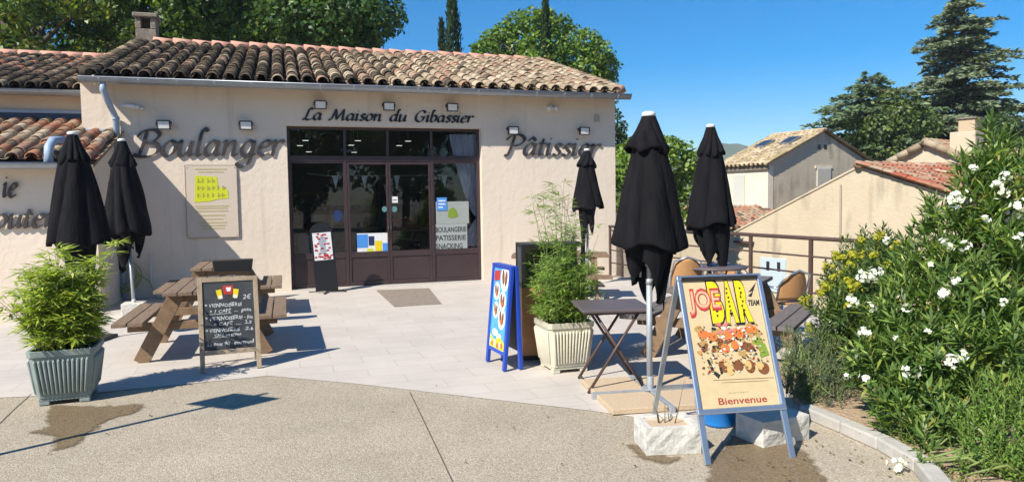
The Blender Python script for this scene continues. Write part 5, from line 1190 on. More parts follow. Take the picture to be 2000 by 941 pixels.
# ------------------------------------------------------------------ chalkboard easel
fl, fr_ = ground(392, 731), ground(511, 719); W = (fr_ - fl).length; rz = math.atan2(fr_.y - fl.y, fr_.x - fl.x); c = (fl + fr_) / 2
t = thing('chalkboard_sign', 'wooden A-frame chalkboard with a handwritten breakfast menu in front of the picnic tables', 'chalkboard', (c.x, c.y, TZ), rz)
Hs = .93; tl = Matrix.Rotation(R(-13), 4, 'X'); hw = W / 2
def front_leg(x): 
    b = MB(); b.xf = tl; b.box2((x - .022, -.015, .004), (x + .022, .015, Hs)); return b
for x in (-hw + .02, hw - .02): front_leg(x).build('leg', M['easel'], t, bevel=.003)
tb = Matrix.Translation((0, 2 * Hs * math.sin(R(13)) + .02, 0)) @ Matrix.Rotation(R(13), 4, 'X')
for x in (-hw + .02, hw - .02):
    b = MB(); b.xf = tb; b.box2((x - .02, -.012, .004), (x + .02, .012, Hs - .01)); b.build('leg', M['easel'], t, bevel=.003)
b = MB(); b.xf = tl; b.box2((-hw + .042, -.013, Hs - .045), (hw - .042, .013, Hs - .001)); b.box2((-hw + .042, -.013, .17), (hw - .042, .013, .215)); b.build('frame_rail', M['easel'], t, bevel=.003)
for z_a, z_b in ((.17, .20), (Hs - .05, Hs - .015)):
    b = MB(); b.xf = tb; b.box2((-hw + .04, -.011, z_a), (hw - .04, .011, z_b)); b.build('rear_rail', M['easel'], t, bevel=.003)
b = MB(); b.xf = tl; b.box2((-hw + .042, -.004, .215), (hw - .042, .006, Hs - .045)); bd = b.build('board', M['slate'], t)
x0, x1 = -hw + .06, hw - .06; b = MB(); b.xf = tl
for s_, a, e_, z_, h_ in (('* VIENNOISERIE', .0, .78, .635, .036), ('+ 1 CAFÉ  ....  petit', .10, .98, .578, .032), ('* VIENNOISERIE - jus', .0, 1, .505, .036), ('+ CAFÉ  ....  2.5', .16, .98, .452, .030), ('* VIENNOISERIE', .0, .72, .388, .036), ('2.6', .82, 1, .388, .034), ('CAFÉ, jus pressé', .18, .74, .345, .028), ('Le petit déj - gourmand', .02, 1, .258, .034)):
    put_text(b, s_, x0 + (x1 - x0) * a, x0 + (x1 - x0) * e_, z_, h_, -.0052, .0006, .008, .12, .7, .07, len(s_) + z_ * 50)
b.box2((x0 + .03, -.0062, .564), (x0 + .24, -.0045, .568)); b.box2((x0 + .06, -.0062, .335), (x0 + .26, -.0045, .338))
put_text(b, '2€', x1 - .085, x1 - .005, .70, .045, -.0052, .0006, .003, .15)
b.build('chalk_writing', M['chalk'], bd)
zc = .765
for nm, m_, pl in (('cup_drawing', M['yellow'], [(-.11, zc + .035), (-.06, zc + .045), (-.045, zc - .045), (-.09, zc - .05)]), ('cup_drawing', M['yellow'], [(.055, zc + .045), (.105, zc + .035), (.09, zc - .05), (.045, zc - .045)]), ('box_drawing', M['red'], [(-.05, zc + .08), (.055, zc + .08), (.04, zc - .01), (-.035, zc - .01)])):
    b = MB(); b.xf = tl; b.prism([(x - .005, z) for x, z in pl], -.0062, -.0045, 'y'); b.build(nm, m_, bd)
b = MB(); b.xf = tl; b.prism([(-.09, zc - .02), (-.055, zc - .015), (-.055, zc - .05), (-.085, zc - .052)], -.0072, -.0063, 'y'); b.prism([(.05, zc - .015), (.085, zc - .02), (.08, zc - .052), (.05, zc - .05)], -.0072, -.0063, 'y'); b.prism([(-.02, zc + .06), (.03, zc + .06), (.02, zc + .02), (-.01, zc + .02)], -.0072, -.0063, 'y'); b.build('cup_highlight', M['paper'], bd)

# ------------------------------------------------------------------ blue ice cream board
fl, fr_ = ground(951, 706), ground(987, 727); W = (fr_ - fl).length; rz = math.atan2(fr_.y - fl.y, fr_.x - fl.x); c = (fl + fr_) / 2
t = thing('ice_cream_sign', 'blue plastic A-board showing ice creams beside the cream planter', 'sign board', (c.x, c.y, TZ), rz)
hw = W / 2; Hs = 1.0; an = R(5.5); tl = Matrix.Rotation(-an, 4, 'X'); tb = Matrix.Translation((0, .17, 0)) @ Matrix.Rotation(R(2), 4, 'X')
for x in (-hw + .025, hw - .025):
    for nm, X in (('leg', tl), ('leg', tb)):
        b = MB(); b.xf = X; b.box2((x - .025, -.018, .004), (x + .025, .018, Hs)); b.build(nm, M['bluepaint'], t, bevel=.005)
b = MB(); b.xf = tl; b.box2((-hw + .05, -.014, Hs - .035), (hw - .05, .014, Hs)); b.box2((-hw + .05, -.014, .14), (hw - .05, .014, .175)); b.build('frame_rail', M['bluepaint'], t, bevel=.004)
b = MB(); b.box2((-hw, Hs * math.sin(an) - .025, Hs * math.cos(an) - .012), (hw, Hs * math.sin(an) + .058, Hs * math.cos(an) + .008)); b.build('top_cap', M['bluepaint'], t, bevel=.008)
b = MB(); b.xf = tb; b.box2((-hw + .05, -.006, .175), (hw - .05, .006, Hs - .035)); b.build('back_panel', M['blackiron'], t)
b = MB(); b.xf = tl; b.box2((-hw + .05, -.008, .175), (hw - .05, .004, Hs - .035)); pn = b.build('poster', pmat('blue_poster', (.06, .30, .72), (.10, .42, .80), 5, .35), t)
def ell(cx, cz, rx, rz_, rot=0, n=18): return [(cx + rx * math.cos(a) * math.cos(rot) - rz_ * math.sin(a) * math.sin(rot), cz + rx * math.cos(a) * math.sin(rot) + rz_ * math.sin(a) * math.cos(rot)) for a in [2 * math.pi * k / n for k in range(n)]]
pw = hw - .055
def deco(nm, m_, polys, d0):
    b = MB(); b.xf = tl
    for k, pl in enumerate(polys): b.prism(pl, -d0 - .0012 - .00008 * k, -.0075, 'y')
    b.build(nm, m_, pn)
sp = [(.45, .86, .12), (-.5, .70, .085), (.35, .60, .095), (-.45, .48, .08), (.4, .40, .10)]
deco('white_patch', M['paper'], [ell(x * pw, .14 + z * .85 * 1.0, r_ * .9, r_ * 1.05) for x, z, r_ in sp] + [ell(-.35 * pw, .33, .07, .035), ell(.2 * pw, .30, .06, .03)], .008)
deco('ice_cream_picture', M['brown'], sum([[ell(x * pw - r_ * .3, .155 + z * .85, r_ * .24, r_ * .62, .15), ell(x * pw + r_ * .3, .145 + z * .85, r_ * .24, r_ * .62, -.1)] for x, z, r_ in sp], []), .010)
deco('cone_picture', M['orange'], [[(x * pw - r_ * .25, .13 + z * .85), (x * pw + r_ * .25, .13 + z * .85), (x * pw, .13 + z * .85 - r_ * .75)] for x, z, r_ in sp[1:]], .0115)
deco('red_label', M['red'], [[(-.95 * pw, .83), (-.2 * pw, .85), (-.2 * pw, .95), (-.95 * pw, .93)]], .009)
deco('yellow_strip', M['yellow'], [[(-.98 * pw, .18), (.98 * pw, .18), (.98 * pw, .25), (.3 * pw, .30), (-.4 * pw, .25), (-.98 * pw, .30)]], .009)
deco('orange_fruit', M['orange'], [ell(-.6 * pw, .215, .03, .025), ell(.1 * pw, .21, .035, .028), ell(.65 * pw, .225, .03, .03)], .0105)
deco('fruit_highlight', M['paper'], [ell(-.25 * pw, .225, .018, .035), ell(.42 * pw, .23, .015, .03), ell(-.85 * pw, .235, .02, .02)], .012)

# ------------------------------------------------------------------ wooden cabinet with a black glazed top
g = ground(1040, 704); t = thing('menu_cabinet', 'orange brown wooden cabinet with a black glazed case on top behind the cream planter', 'cabinet', (g.x + .20, g.y + .22, TZ), R(8))
hw, hd = .33, .20
b = MB(); b.box2((-hw, -hd, .05), (hw, hd, .74)); b.build('cabinet_body', M['orangewood'], t, bevel=.006)
b = MB(); b.box2((-hw + .02, -hd + .02, 0), (hw - .02, hd - .02, .05)); b.build('plinth', M['black'], t)
b = MB()
for x in (-hw, hw - .04):
    for y in (-hd, hd - .03): b.box2((x, y, .74), (x + .04, y + .03, 1.16))
b.box2((-hw, -hd, 1.16), (hw, hd, 1.185)); b.box2((-hw, -hd - .004, .74), (hw, hd, .775)); b.build('case_frame', M['black'], t, bevel=.003)
b = MB(); b.box2((-hw + .04, -hd + .012, .775), (hw - .04, -hd + .018, 1.16)); b.build('case_glass', M['clear'], t)
b = MB(); b.box2((-hw + .04, hd - .02, .775), (hw - .04, hd - .012, 1.16)); b.box2((-hw + .012, -hd + .03, .775), (-hw + .018, hd - .03, 1.16)); b.build('case_back', M['slate'], t)

# ------------------------------------------------------------------ aluminium poster stand
fl, fr_ = ground(1381, 909), ground(1551, 895); W = (fr_ - fl).length; rz = math.atan2(fr_.y - fl.y, fr_.x - fl.x); c = (fl + fr_) / 2
t = thing('poster_stand', 'tall aluminium A-board with a cream poster, red and yellow title and Bienvenue below', 'sign board', (c.x, c.y, .001), rz)
rl = ground(1306, 812); spread = .93; topY = .46; Hs = 1.115
an = math.atan2(topY, Hs); Ls = math.hypot(topY, Hs); tl = Matrix.Rotation(-an, 4, 'X'); tb = Matrix.Translation((0, spread, 0)) @ Matrix.Rotation(math.atan2(spread - topY, Hs), 4, 'X')
hw = W / 2 + .012
for x in (-hw + .02, hw - .02):
    b = MB(); b.xf = tl; b.box2((x - .02, -.006, .004), (x + .02, .012, .4)); b.build('leg', M['alu'], t, bevel=.003)
    b = MB(); b.xf = tb; b.box2((x - .018, -.010, .006), (x + .018, .010, Ls + .005)); b.build('leg', M['alu'], t, bevel=.003)
b = MB(); b.xf = tl; zb0, zt0_ = .30, Ls
def rail4(b, z0, z1, w_, th):
    for x in (-hw, hw - w_): b.box2((x, -th, z0 + w_), (x + w_, 0, z1 - w_))
    for z in (z0, z1 - w_): b.box2((-hw, -th, z), (hw, 0, z + w_))
rail4(b, zb0, zt0_, .034, .018)
b.build('snap_frame', M['alu'], t, bevel=.007)
b = MB(); b.xf = tl; b.box2((-hw + .01, .0005, zb0 + .01), (hw - .01, .008, zt0_ - .01)); b.build('backing', M['steel'], t)
for z_a, z_b in ((.28, .31), (Ls - .06, Ls - .03)):
    b = MB(); b.xf = tb; b.box2((-hw + .036, -.004, z_a), (hw - .036, .004, z_b)); b.build('rear_rail', M['alu'], t)
b = MB(); b.box2((-hw + .03, topY - .03, Hs - .03), (hw - .03, topY + .06, Hs - .004)); b.build('hinge', M['blackiron'], t)
b = MB(); b.xf = tl; b.box2((-hw + .036, -.005, zb0 + .036), (hw - .036, -.0005, zt0_ - .036)); ps = b.build('poster', M['cream'], t)
pw = hw - .036; z0, z1 = zb0 + .036, zt0_ - .036; PH = z1 - z0
def pt(fx, fz): return (-pw + 2 * pw * fx, z0 + PH * fz)
def deco2(nm, m_, polys, d0):
    b = MB(); b.xf = tl
    for k, pl in enumerate(polys): b.prism(pl, -.0052 - d0 - .00006 * k, -.0049, 'y')
    b.build(nm, m_, ps)
def word2(nm, m_, s, fx0, fx1, fz0, fh, d0, off=0.0, shear=0):
    b = MB(); b.xf = tl; a = pt(fx0, fz0); e_ = pt(fx1, fz0); put_text(b, s, a[0], e_[0], a[1], fh * PH, -.0052 - d0, .0002, off, shear, .72); b.build(nm, m_, ps)
# BAR in tall yellow letters with a dark outline
for ch_, f0 in (('B', .315), ('A', .495), ('R', .685)):
    word2('title_outline', M['ink'], ch_, f0 - .012, f0 + .19, .664, .328, .0006 + f0 * .0002, .085)
    word2('title', M['yellow'], ch_, f0 + .004, f0 + .174, .674, .308, .0014 + f0 * .0002, .06)
b = MB(); rg = random.Random(12)
for fx in (.395, .575, .755):
    for k in range(7):
        a = pt(fx + rg.uniform(-.012, .012), .71 + k * .036); b.xf = tl; b.box2((a[0] - .006, -.0074, a[1] - .007), (a[0] + .006, -.0069, a[1] + .007))
b.build('title_dots', M['ink'], ps)
word2('title_outline', M['red'], 'JOE', .04, .47, .765, .165, .0022, .06)
word2('title', M['pink'], 'JOE', .05, .46, .775, .148, .0030, .018)
word2('title_inlay', M['cream'], 'JOE', .058, .452, .781, .136, .0038, -.012)
word2('title', M['ink'], 'TEAM', .83, .985, .782, .045, .0012, .03, .2)
deco2('flag_mark', M['ink'], [[pt(.86, .89), pt(.99, .97), pt(.93, .90)], [pt(.845, .86), pt(.93, .90), pt(.89, .85)], [pt(.30, .70), pt(.40, .745), pt(.36, .70)]], .0011)
# the picture: a plain generic stand-in of coloured brush shapes in the same hues
rg = random.Random(31)
def spots(n, x0, x1, y0, y1, r0, r1):
    out = []
    for _ in range(n):
        a = pt(rg.uniform(x0, x1), rg.uniform(y0, y1)); r_ = rg.uniform(r0, r1)
        k = rg.randint(7, 11); ph = rg.uniform(0, 6); out.append([(a[0] + r_ * rg.uniform(.6, 1.2) * math.cos(2 * math.pi * i / k + ph), a[1] + r_ * .8 * rg.uniform(.6, 1.2) * math.sin(2 * math.pi * i / k + ph)) for i in range(k)])
    return out
deco2('brush_shapes', flat('ochre_print', (.45, .28, .09)), spots(20, .08, .90, .40, .62, .018, .036), .0008)
deco2('brush_shapes', M['brown'], spots(18, .15, .75, .40, .54, .015, .030), .0024)
deco2('brush_shapes', M['ink'], spots(12, .12, .80, .42, .62, .010, .020), .0036)
deco2('brush_shapes', M['orange'], [ell(*pt(.17, .565), .040, .027), ell(*pt(.28, .545), .034, .028), ell(*pt(.49, .55), .030, .034), ell(*pt(.63, .565), .034, .040), ell(*pt(.80, .59), .042, .026), ell(*pt(.42, .45), .03, .03), ell(*pt(.55, .47), .025, .03)], .0046)
deco2('brush_shapes', M['pink'], spots(9, .35, .6, .52, .66, .012, .022), .0052)
deco2('brush_shapes', M['paper'], spots(12, .35, .75, .42, .66, .008, .016), .0058)
deco2('brush_shapes', M['green'], [[pt(.86, .49), pt(.95, .47), pt(.98, .38), pt(.86, .36)], [pt(.78, .49), pt(.88, .53), pt(.92, .50), pt(.84, .46)]], .0030)
deco2('brush_shapes', M['brown'], [ell(*pt(.36, .31), .030, .042, .5), ell(*pt(.55, .31), .036, .036, -.3), ell(*pt(.87, .28), .040, .040, .5), ell(*pt(.70, .30), .034, .044)], .0022)
deco2('brush_shapes', flat('straw_print', (.62, .42, .16)), [ell(*pt(.44, .28), .024, .034), ell(*pt(.68, .31), .022, .030), ell(*pt(.83, .30), .026, .026), ell(*pt(.40, .34), .02, .026)], .0034)
deco2('brush_shapes', M['ink'], [[pt(.16, .37), pt(.19, .37), pt(.24, .27), pt(.30, .25), pt(.27, .22), pt(.20, .27)], [pt(.30, .30), pt(.33, .31), pt(.34, .26), pt(.31, .25)]], .0026)
for nm_, m_, n_ in (('print_marks', M['ink'], 34), ('print_marks', M['brown'], 44), ('print_marks', flat('ochre_ink', (.50, .30, .08)), 70), ('print_marks', M['paper'], 22), ('print_marks', M['red'], 36), ('print_marks', M['teal'], 24)):
    deco2(nm_, m_, spots(n_, .08, .94, .26, .64, .0025, .008), .0062 + n_ * .000012)
deco2('ground_line', M['brown'], [[pt(.2, .212), pt(.98, .205), pt(.98, .201), pt(.2, .208)], [pt(.3, .19), pt(.9, .185), pt(.9, .182), pt(.3, .187)]], .001)
word2('small_print', M['brown'], 'l e s   b o u l a n g e r s', .36, .62, .105, .008, .001)
word2('welcome_lettering', flat('brick_red_ink', (.36, .045, .03)), 'Bienvenue', .22, .84, .025, .052, .001, .012)

# ------------------------------------------------------------------ split face blocks, bucket
def splitblock(label, px, py, w_, d_, h_, rz, seed, hollow):
    g = ground(px, py); t = thing('concrete_block', label, 'concrete block', (g.x, g.y + d_ / 2, .002), rz); rnd = random.Random(seed)
    b = MB(); n = 9; k = 5
    def face(fn):
        vs = [fn(i / (n - 1), j / (k - 1), rnd.uniform(.0, .010) if 0 < i < n - 1 and 0 < j < k - 1 and i != n // 2 else 0) for j in range(k) for i in range(n)]
        b.add(vs, [(j * n + i, j * n + i + 1, (j + 1) * n + i + 1, (j + 1) * n + i) for j in range(k - 1) for i in range(n - 1)])
    W2, D2 = w_ / 2, d_ / 2
    face(lambda a, c, e: (-W2 + w_ * a, -D2 - e, h_ * c)); face(lambda a, c, e: (W2 - w_ * a, D2 + e, h_ * c)); face(lambda a, c, e: (-W2 - e, D2 - d_ * a, h_ * c)); face(lambda a, c, e: (W2 + e, -D2 + d_ * a, h_ * c))
    i0 = .045
    q = [(-W2, -D2, h_), (W2, -D2, h_), (W2, D2, h_), (-W2, D2, h_)]
    if hollow:
        p = [(-W2 + i0, -D2 + i0, h_), (W2 - i0, -D2 + i0, h_), (W2 - i0, D2 - i0, h_), (-W2 + i0, D2 - i0, h_)]; p2 = [(x, y, h_ - .05) for x, y, _ in p]
        b.add(q + p + p2, [(i, (i + 1) % 4, 4 + (i + 1) % 4, 4 + i) for i in range(4)] + [(4 + i, 4 + (i + 1) % 4, 8 + (i + 1) % 4, 8 + i) for i in range(4)])
    else: b.add(q, [(0, 1, 2, 3)])
    b.build('block_body', M['block'], t, bevel=.004, seg=1)
    if hollow:
        b = MB(); b.box2((-W2 + i0, -D2 + i0, .02), (W2 - i0, D2 - i0, h_ - .022)); b.build('filling', M['slab'], t)
        b = MB()
        for k_ in range(5):
            a = rnd.uniform(0, 6.28); x, y = rnd.uniform(-.05, .06), rnd.uniform(-.04, .06); b.tube([(x, y, h_ - .03), (x + .02 * math.cos(a), y + .02 * math.sin(a), h_ + .05), (x + .07 * math.cos(a), y + .07 * math.sin(a), h_ + rnd.uniform(.06, .28))], [.004, .003, .001], 5)
        b.build('dry_stalk', flat('dry_stalk_brown', (.16, .13, .07)), t)
splitblock('white split face block left of the poster stand, hollow top with dry stalks', 1312, 888, .36, .30, .175, R(6), 3, True)
splitblock('white split face block in the shade right behind the poster stand', 1522, 868, .40, .26, .17, R(24), 4, False)
g = ground(1413, 838); t = thing('blue_bucket', 'bright blue plastic bucket behind the foot of the poster stand', 'bucket', (g.x, g.y + .12, .002))
b = MB(); b.lathe([(.0, .001), (.105, .001), (.112, .02), (.14, .24), (.148, .24), (.148, .26), (.136, .26), (.108, .03), (0, .03)], 28); b.build('bucket_body', M['bluebucket'], t)
b = MB(); b.tube([(.15 * math.cos(a), -.02 * 0 + .15 * math.sin(a) * .35 - .05, .235 - .09 * math.sin(a)) for a in np.linspace(0, math.pi, 12)], .004, 6); b.build('handle', M['steel'], t)

# ------------------------------------------------------------------ folding bistro tables
def folding_table(label, x, y, rz, sx, sy, h):
    t = thing('folding_table', label, 'bistro table', (x, y, TZ), rz, 'brown folding bistro tables')
    b = MB(); b.box2((-sx / 2, -sy / 2, h - .028), (sx / 2, sy / 2, h)); b.build('table_top', M['tablebrown'], t, bevel=.008)
    b = MB(); b.box2((-sx / 2 + .04, -sy / 2 + .05, h - .05), (sx / 2 - .04, -sy / 2 + .07, h - .0285)); b.box2((-sx / 2 + .04, sy / 2 - .07, h - .05), (sx / 2 - .04, sy / 2 - .05, h - .0285)); b.build('top_rail', M['iron'], t)
    for s, ins in ((-1, 0), (1, .02)):
        for q in (-1, 1):
            yy = q * (sy / 2 - .06 - ins)
            b = MB(); b.tube([(s * (sx / 2 - .05), yy, .004), (-s * (sx / 2 - .12), yy, h - .045)], .0125, 8); b.build('leg', M['iron'], t)
        b = MB(); a = sy / 2 - .06 - ins; b.tube([(s * (sx / 2 - .07), -a, .03), (s * (sx / 2 - .07), a, .03)], .009, 8); b.build('foot_bar', M['iron'], t)
    return t
folding_table('square brown folding table between the cream planter and the near parasol', .855, 6.22, R(4), .60, .62, .715)
t = thing('round_table', 'round dark bistro table around the pole of the parasol behind the poster stand', 'bistro table', (pu5.x + .06, pu5.y, TZ))
b = MB(); b.lathe([(.022, .705), (.40, .705), (.41, .72), (.40, .735), (.022, .735)], 36); b.build('table_top', M['tablebrown'], t)
b = MB()
for a in (.7, 2.6, 4.2): b.tube([(.30 * math.cos(a), .30 * math.sin(a), .70), (.12 * math.cos(a), .12 * math.sin(a), .4), (.32 * math.cos(a), .32 * math.sin(a), .004)], .012, 8)
b.build('legs', M['blackiron'], t)
# wicker chairs
def wicker(label, px, py_back, Y, rz):
    P = depth(px, py_back, Y); t = thing('wicker_chair', label, 'chair', (P.x, P.y, TZ), rz, 'tan wicker chairs on the terrace'); Hb = (P.z - TZ) / .86; t.scale = (.84, .84, .86)
    b = MB(); pts = [(.23 * math.cos(a), .20 * math.sin(a), .45) for a in np.linspace(0, 2 * math.pi, 20, False)]; n = 20
    b.add([(x, y, .43) for x, y, _ in pts] + [(x, y, .465) for x, y, _ in pts], [tuple(range(n))[::-1], tuple(range(n, 2 * n))] + [(i, (i + 1) % n, n + (i + 1) % n, n + i) for i in range(n)]); b.build('seat', M['rattan'], t, bevel=.008)
    b = MB(); na, nz = 14, 9; vs = []
    for j in range(nz):
        f = j / (nz - 1)
        for i in range(na):
            g_ = (i / (na - 1) - .5) * 2; wv = .23 * (1 - .25 * f ** 4 ) ; zz = .50 + (Hb - .5) * f - .06 * (f ** 2) * g_ * g_ * 1.6
            vs.append((wv * g_, .20 - .09 * g_ * g_ + .07 * f, zz))
    b.add(vs, [(j * na + i, j * na + i + 1, (j + 1) * na + i + 1, (j + 1) * na + i) for j in range(nz - 1) for i in range(na - 1)], True); b.build('backrest', M['rattan'], t, solid=.016)
    b = MB(); b.tube([(-.24, .10, .46), (-.25, .16, .7), (-.20, .25, Hb - .06), (0, .28, Hb + .01), (.20, .25, Hb - .06), (.25, .16, .7), (.24, .10, .46)], .013, 8); b.build('back_frame', M['alu'], t)
    for sx in (-.19, .19):
        for sy in (-.15, .16): b = MB(); b.tube([(sx * 1.1, sy * 1.15, .002), (sx, sy, .44)], .013, 8); b.build('leg', M['alu'], t)
    for sx in (-1, 1):
        b = MB(); b.tube([(sx * .25, .15, .66), (sx * .27, -.05, .67), (sx * .24, -.17, .62), (sx * .21, -.17, .44)], .012, 8); b.build('armrest', M['alu'], t)
wicker('tan wicker chair with rounded back at the right of the poster stand, before the railing', 1534, 526, 8.4, R(-160))
wicker('tan wicker chair standing between the near parasol and the poster stand', 1338, 500, 9.3, R(175))
wicker('tan wicker chair half hidden behind the round table', 1425, 512, 10.3, R(20))

# ------------------------------------------------------------------ things at the door
pts = [loc(ground(*p)) for p in ((735, 568), (838, 564), (862, 594), (770, 600))]
cx_ = sum(p.x for p in pts) / 4; cy_ = sum(p.y for p in pts) / 4
b = MB(); b.prism([(p.x - cx_, p.y - cy_) for p in pts], 0, .012, 'z'); o = b.build('doormat', M['mat'], None, bevel=.003); o.location = wld(cx_, cy_, TZ + .0005); o.rotation_euler = (0, 0, TH); tag(o, 'grey brown doormat lying in front of the bakery doors', 'doormat')
g = loc(ground(641, 571)); t = thing('menu_easel', 'slim black menu stand with a red and white sheet leaning by the left shop window', 'menu stand', wld(g.x, g.y + .0, TZ), TH + R(6))
an = R(-7); tl = Matrix.Translation((-.02, -.02, .03)) @ Matrix.Rotation(an, 4, 'X') @ Matrix.Rotation(R(-3), 4, 'Y')
b = MB(); b.xf = tl; b.box2((-.20, -.012, .0), (.20, .012, 1.12)); bp_ = b.build('board', M['black'], t, bevel=.004)
b = MB(); b.xf = tl
hd_ = [(-.20, 1.12), (.20, 1.12), (.15, 1.19), (.06, 1.235), (-.06, 1.235), (-.15, 1.19)]; b.prism(hd_, -.012, .012, 'y'); b.build('header', M['black'], t)
b = MB(); b.xf = tl; b.box2((-.165, -.016, .56), (.165, -.0125, 1.06)); sh = b.build('menu_sheet', M['paper'], bp_)
b = MB(); b.xf = tl; rg = random.Random(9)
for k in range(46):
    x, z = rg.uniform(-.14, .14), rg.uniform(.58, 1.04); 
    if abs(x) < .06 and .66 < z < 1.0 and rg.random() < .75: continue
    b.box2((x - .022, -.0185 - .00002 * k, z - .014), (x + .022, -.0162, z + .014))
b.build('red_pattern', M['red'], sh)
b = MB(); b.xf = tl
for k in range(9): b.box2((-.05 + rg.uniform(-.02, .01), -.0195, .68 + k * .035), (.05 + rg.uniform(-.01, .02), -.0186, .692 + k * .035))
b.build('print_line', M['navyink'], sh)
b = MB()
for a in (R(20), R(160), R(250), R(335)): b.bar((0, .02, .028), (.34 * math.cos(a), .02 + .34 * math.sin(a), .012), .03, .012)
b.tube([(0, .02, .02), (0, .06, .5)], .012, 8); b.build('cross_stand', M['blackiron'], t)
# garden hose coiled on the wall
hu, hz_ = fac(232, 568, -.12); t = thing('garden_hose', 'yellow green garden hose coiled against the wall behind the left parasol', 'hose', wld(hu, -.12, TZ), TH)
b = MB(); rg = random.Random(6)
for k in range(5):
    r_ = rg.uniform(.24, .33); cx0, cz0 = rg.uniform(-.06, .08), .40 + rg.uniform(-.05, .08)
    b.tube([(cx0 + r_ * math.cos(a), -.02 - .015 * k + .01 * math.sin(3 * a), cz0 + r_ * .9 * math.sin(a)) for a in np.linspace(0, 6.283, 28)], .010, 6)
b.tube([(.3, -.03, .45), (.5, -.05, .3), (.62, -.2, .02), (.9, -.3, .012)], .010, 6); b.build('hose_coil', M['hose'], t)
b = MB(); b.tube([(-.02, .11, .72), (-.02, -.08, .72)], .014, 8); b.tube([(-.02, -.075, .70), (-.02, -.075, .78)], .014, 8); b.build('hook', M['blackiron'], t)
pu_, _z = fac(294, 520, -.03); b = MB(); b.tube([(0, 0, .02), (0, 0, .78)], .014, 8); o = b.build('conduit', M['whiteplastic'], None); o.location = wld(pu_, -.03, TZ); tag(o, 'thin white conduit on the shaded wall between the left parasol and picnic tables', 'pipe')

# sign post outside the frame to the left: only its shadow lies across the forecourt
tipc = ground(462, 781); Hp = 2.25; off = Hp / math.tan(SUN_EL); bx, by = tipc.x - off * math.sin(SUN_AZ), tipc.y - off * math.cos(SUN_AZ)
t = thing('street_sign', 'tall street sign post whose shadow falls across the forecourt', 'street sign', (bx, by, 0), R(-22))
b = MB(); b.tube([(0, 0, 0), (0, 0, 2.5)], .026, 12); b.build('pole', M['steel'], t)
b = MB(); b.box2((-.25, -.034, 2.05), (.25, -.028, 2.45)); b.build('sign_plate', M['alu'], t, bevel=.003)

# ------------------------------------------------------------------ shrubs of the planted bed
def shrub(name, label, cat, c, lobes, per, L, Wd, cols, wts, spread=.6, up=.5, stems=30, matn='leaf', sl=(.08, .2)):
    """short leafy shoots standing on lobes: leaves whorled along each shoot"""
    t = thing(name, label, cat, (c[0], c[1], .07)); rnd = random.Random(int(c[0] * 1000)); sb = MB(); Ps, Ds, Ns, Ls = [], [], [], []
    tips = []
    for lc, r in lobes:
        k = int(per * r[0] * r[2] * 10)
        for _ in range(k):
            d = Vector((rnd.gauss(0, 1), rnd.gauss(0, 1), rnd.gauss(.25, 1))).normalized(); q = rnd.uniform(.55, 1.05)
            P = Vector(lc) + Vector((d.x * r[0], d.y * r[1], d.z * r[2])) * q
            if P.z < .02: continue
            dr = (d * spread + Vector((rnd.uniform(-.4, .4), rnd.uniform(-.4, .4), up))).normalized(); tips.append((P, dr))
    for P, dr in tips:
        sl_ = rnd.uniform(*sl); x = dr.orthogonal().normalized(); y = dr.cross(x)
        sb.tube([P - dr * sl_, P + dr * sl_ * .4], [.003, .0015], 3, False)
        nl = rnd.randint(10, 16)
        for i in range(nl):
            f = i / nl; a = i * 2.4 + rnd.uniform(-.3, .3); o_ = x * math.cos(a) + y * math.sin(a)
            dd = (o_ * (1 - .45 * f) + dr * (.35 + .8 * f)).normalized(); nn_ = (dr - dd * dr.dot(dd)).normalized()
            Ps.append(P - dr * sl_ * (1 - 1.3 * f)); Ds.append(dd); Ns.append(nn_); Ls.append(L * rnd.uniform(.65, 1.2) * (1 - .35 * f))
    for _ in range(stems):
        lc, r = rnd.choice(lobes); e_ = Vector(lc) + Vector((rnd.uniform(-.7, .7) * r[0], rnd.uniform(-.7, .7) * r[1], rnd.uniform(-.2, .6) * r[2])); s_ = Vector((e_.x * .35 + rnd.uniform(-.1, .1), e_.y * .35 + rnd.uniform(-.1, .1), 0))
        sb.tube([s_, (s_ + e_) / 2 + Vector((rnd.uniform(-.05, .05), rnd.uniform(-.05, .05), .08)), e_], [.012, .009, .004], 5)
    sb.build('stems', M['cane'] if matn == 'leaf' else M['bark'], t)
    P, D_, N_, L_ = (np.array([tuple(v) for v in Ps]), np.array([tuple(v) for v in Ds]), np.array([tuple(v) for v in Ns]), np.array(Ls))
    V = leaf_quads(P, D_, N_, L_, L_ * (Wd / L)); quads_mesh('foliage', V, mixcol(len(V), cols, wts), M[matn], t); return t, tips
def flowerhead(t, name, P, R_, n, cols, size, seed):
    """a truss of five petalled florets"""
    rnd = random.Random(seed); Ps, Ds, Ns, Ls = [], [], [], []
    for _ in range(n):
        d = Vector((rnd.gauss(0, 1), rnd.gauss(-.4, 1), rnd.gauss(.5, 1))).normalized(); c = Vector(P) + d * R_ * rnd.uniform(.3, 1); x = d.orthogonal().normalized(); y = d.cross(x); ph = rnd.uniform(0, 6)
        for k in range(5):
            a = ph + k * 1.2566; o_ = (x * math.cos(a) + y * math.sin(a)) * .95 + d * .3; o_.normalize(); Ps.append(tuple(c)); Ds.append(tuple(o_)); Ns.append(tuple((d - o_ * d.dot(o_)).normalized())); Ls.append(size * rnd.uniform(.8, 1.15))
    L_ = np.array(Ls); V = leaf_quads(np.array(Ps), np.array(Ds), np.array(Ns), L_, L_ * .85); quads_mesh(name, V, mixcol(len(V), cols, [1] * len(cols), .06), M['petal'], t)
def at(px, py, Y, c): P = depth(px, py, Y); return (P.x - c[0], P.y - c[1], P.z - .07)
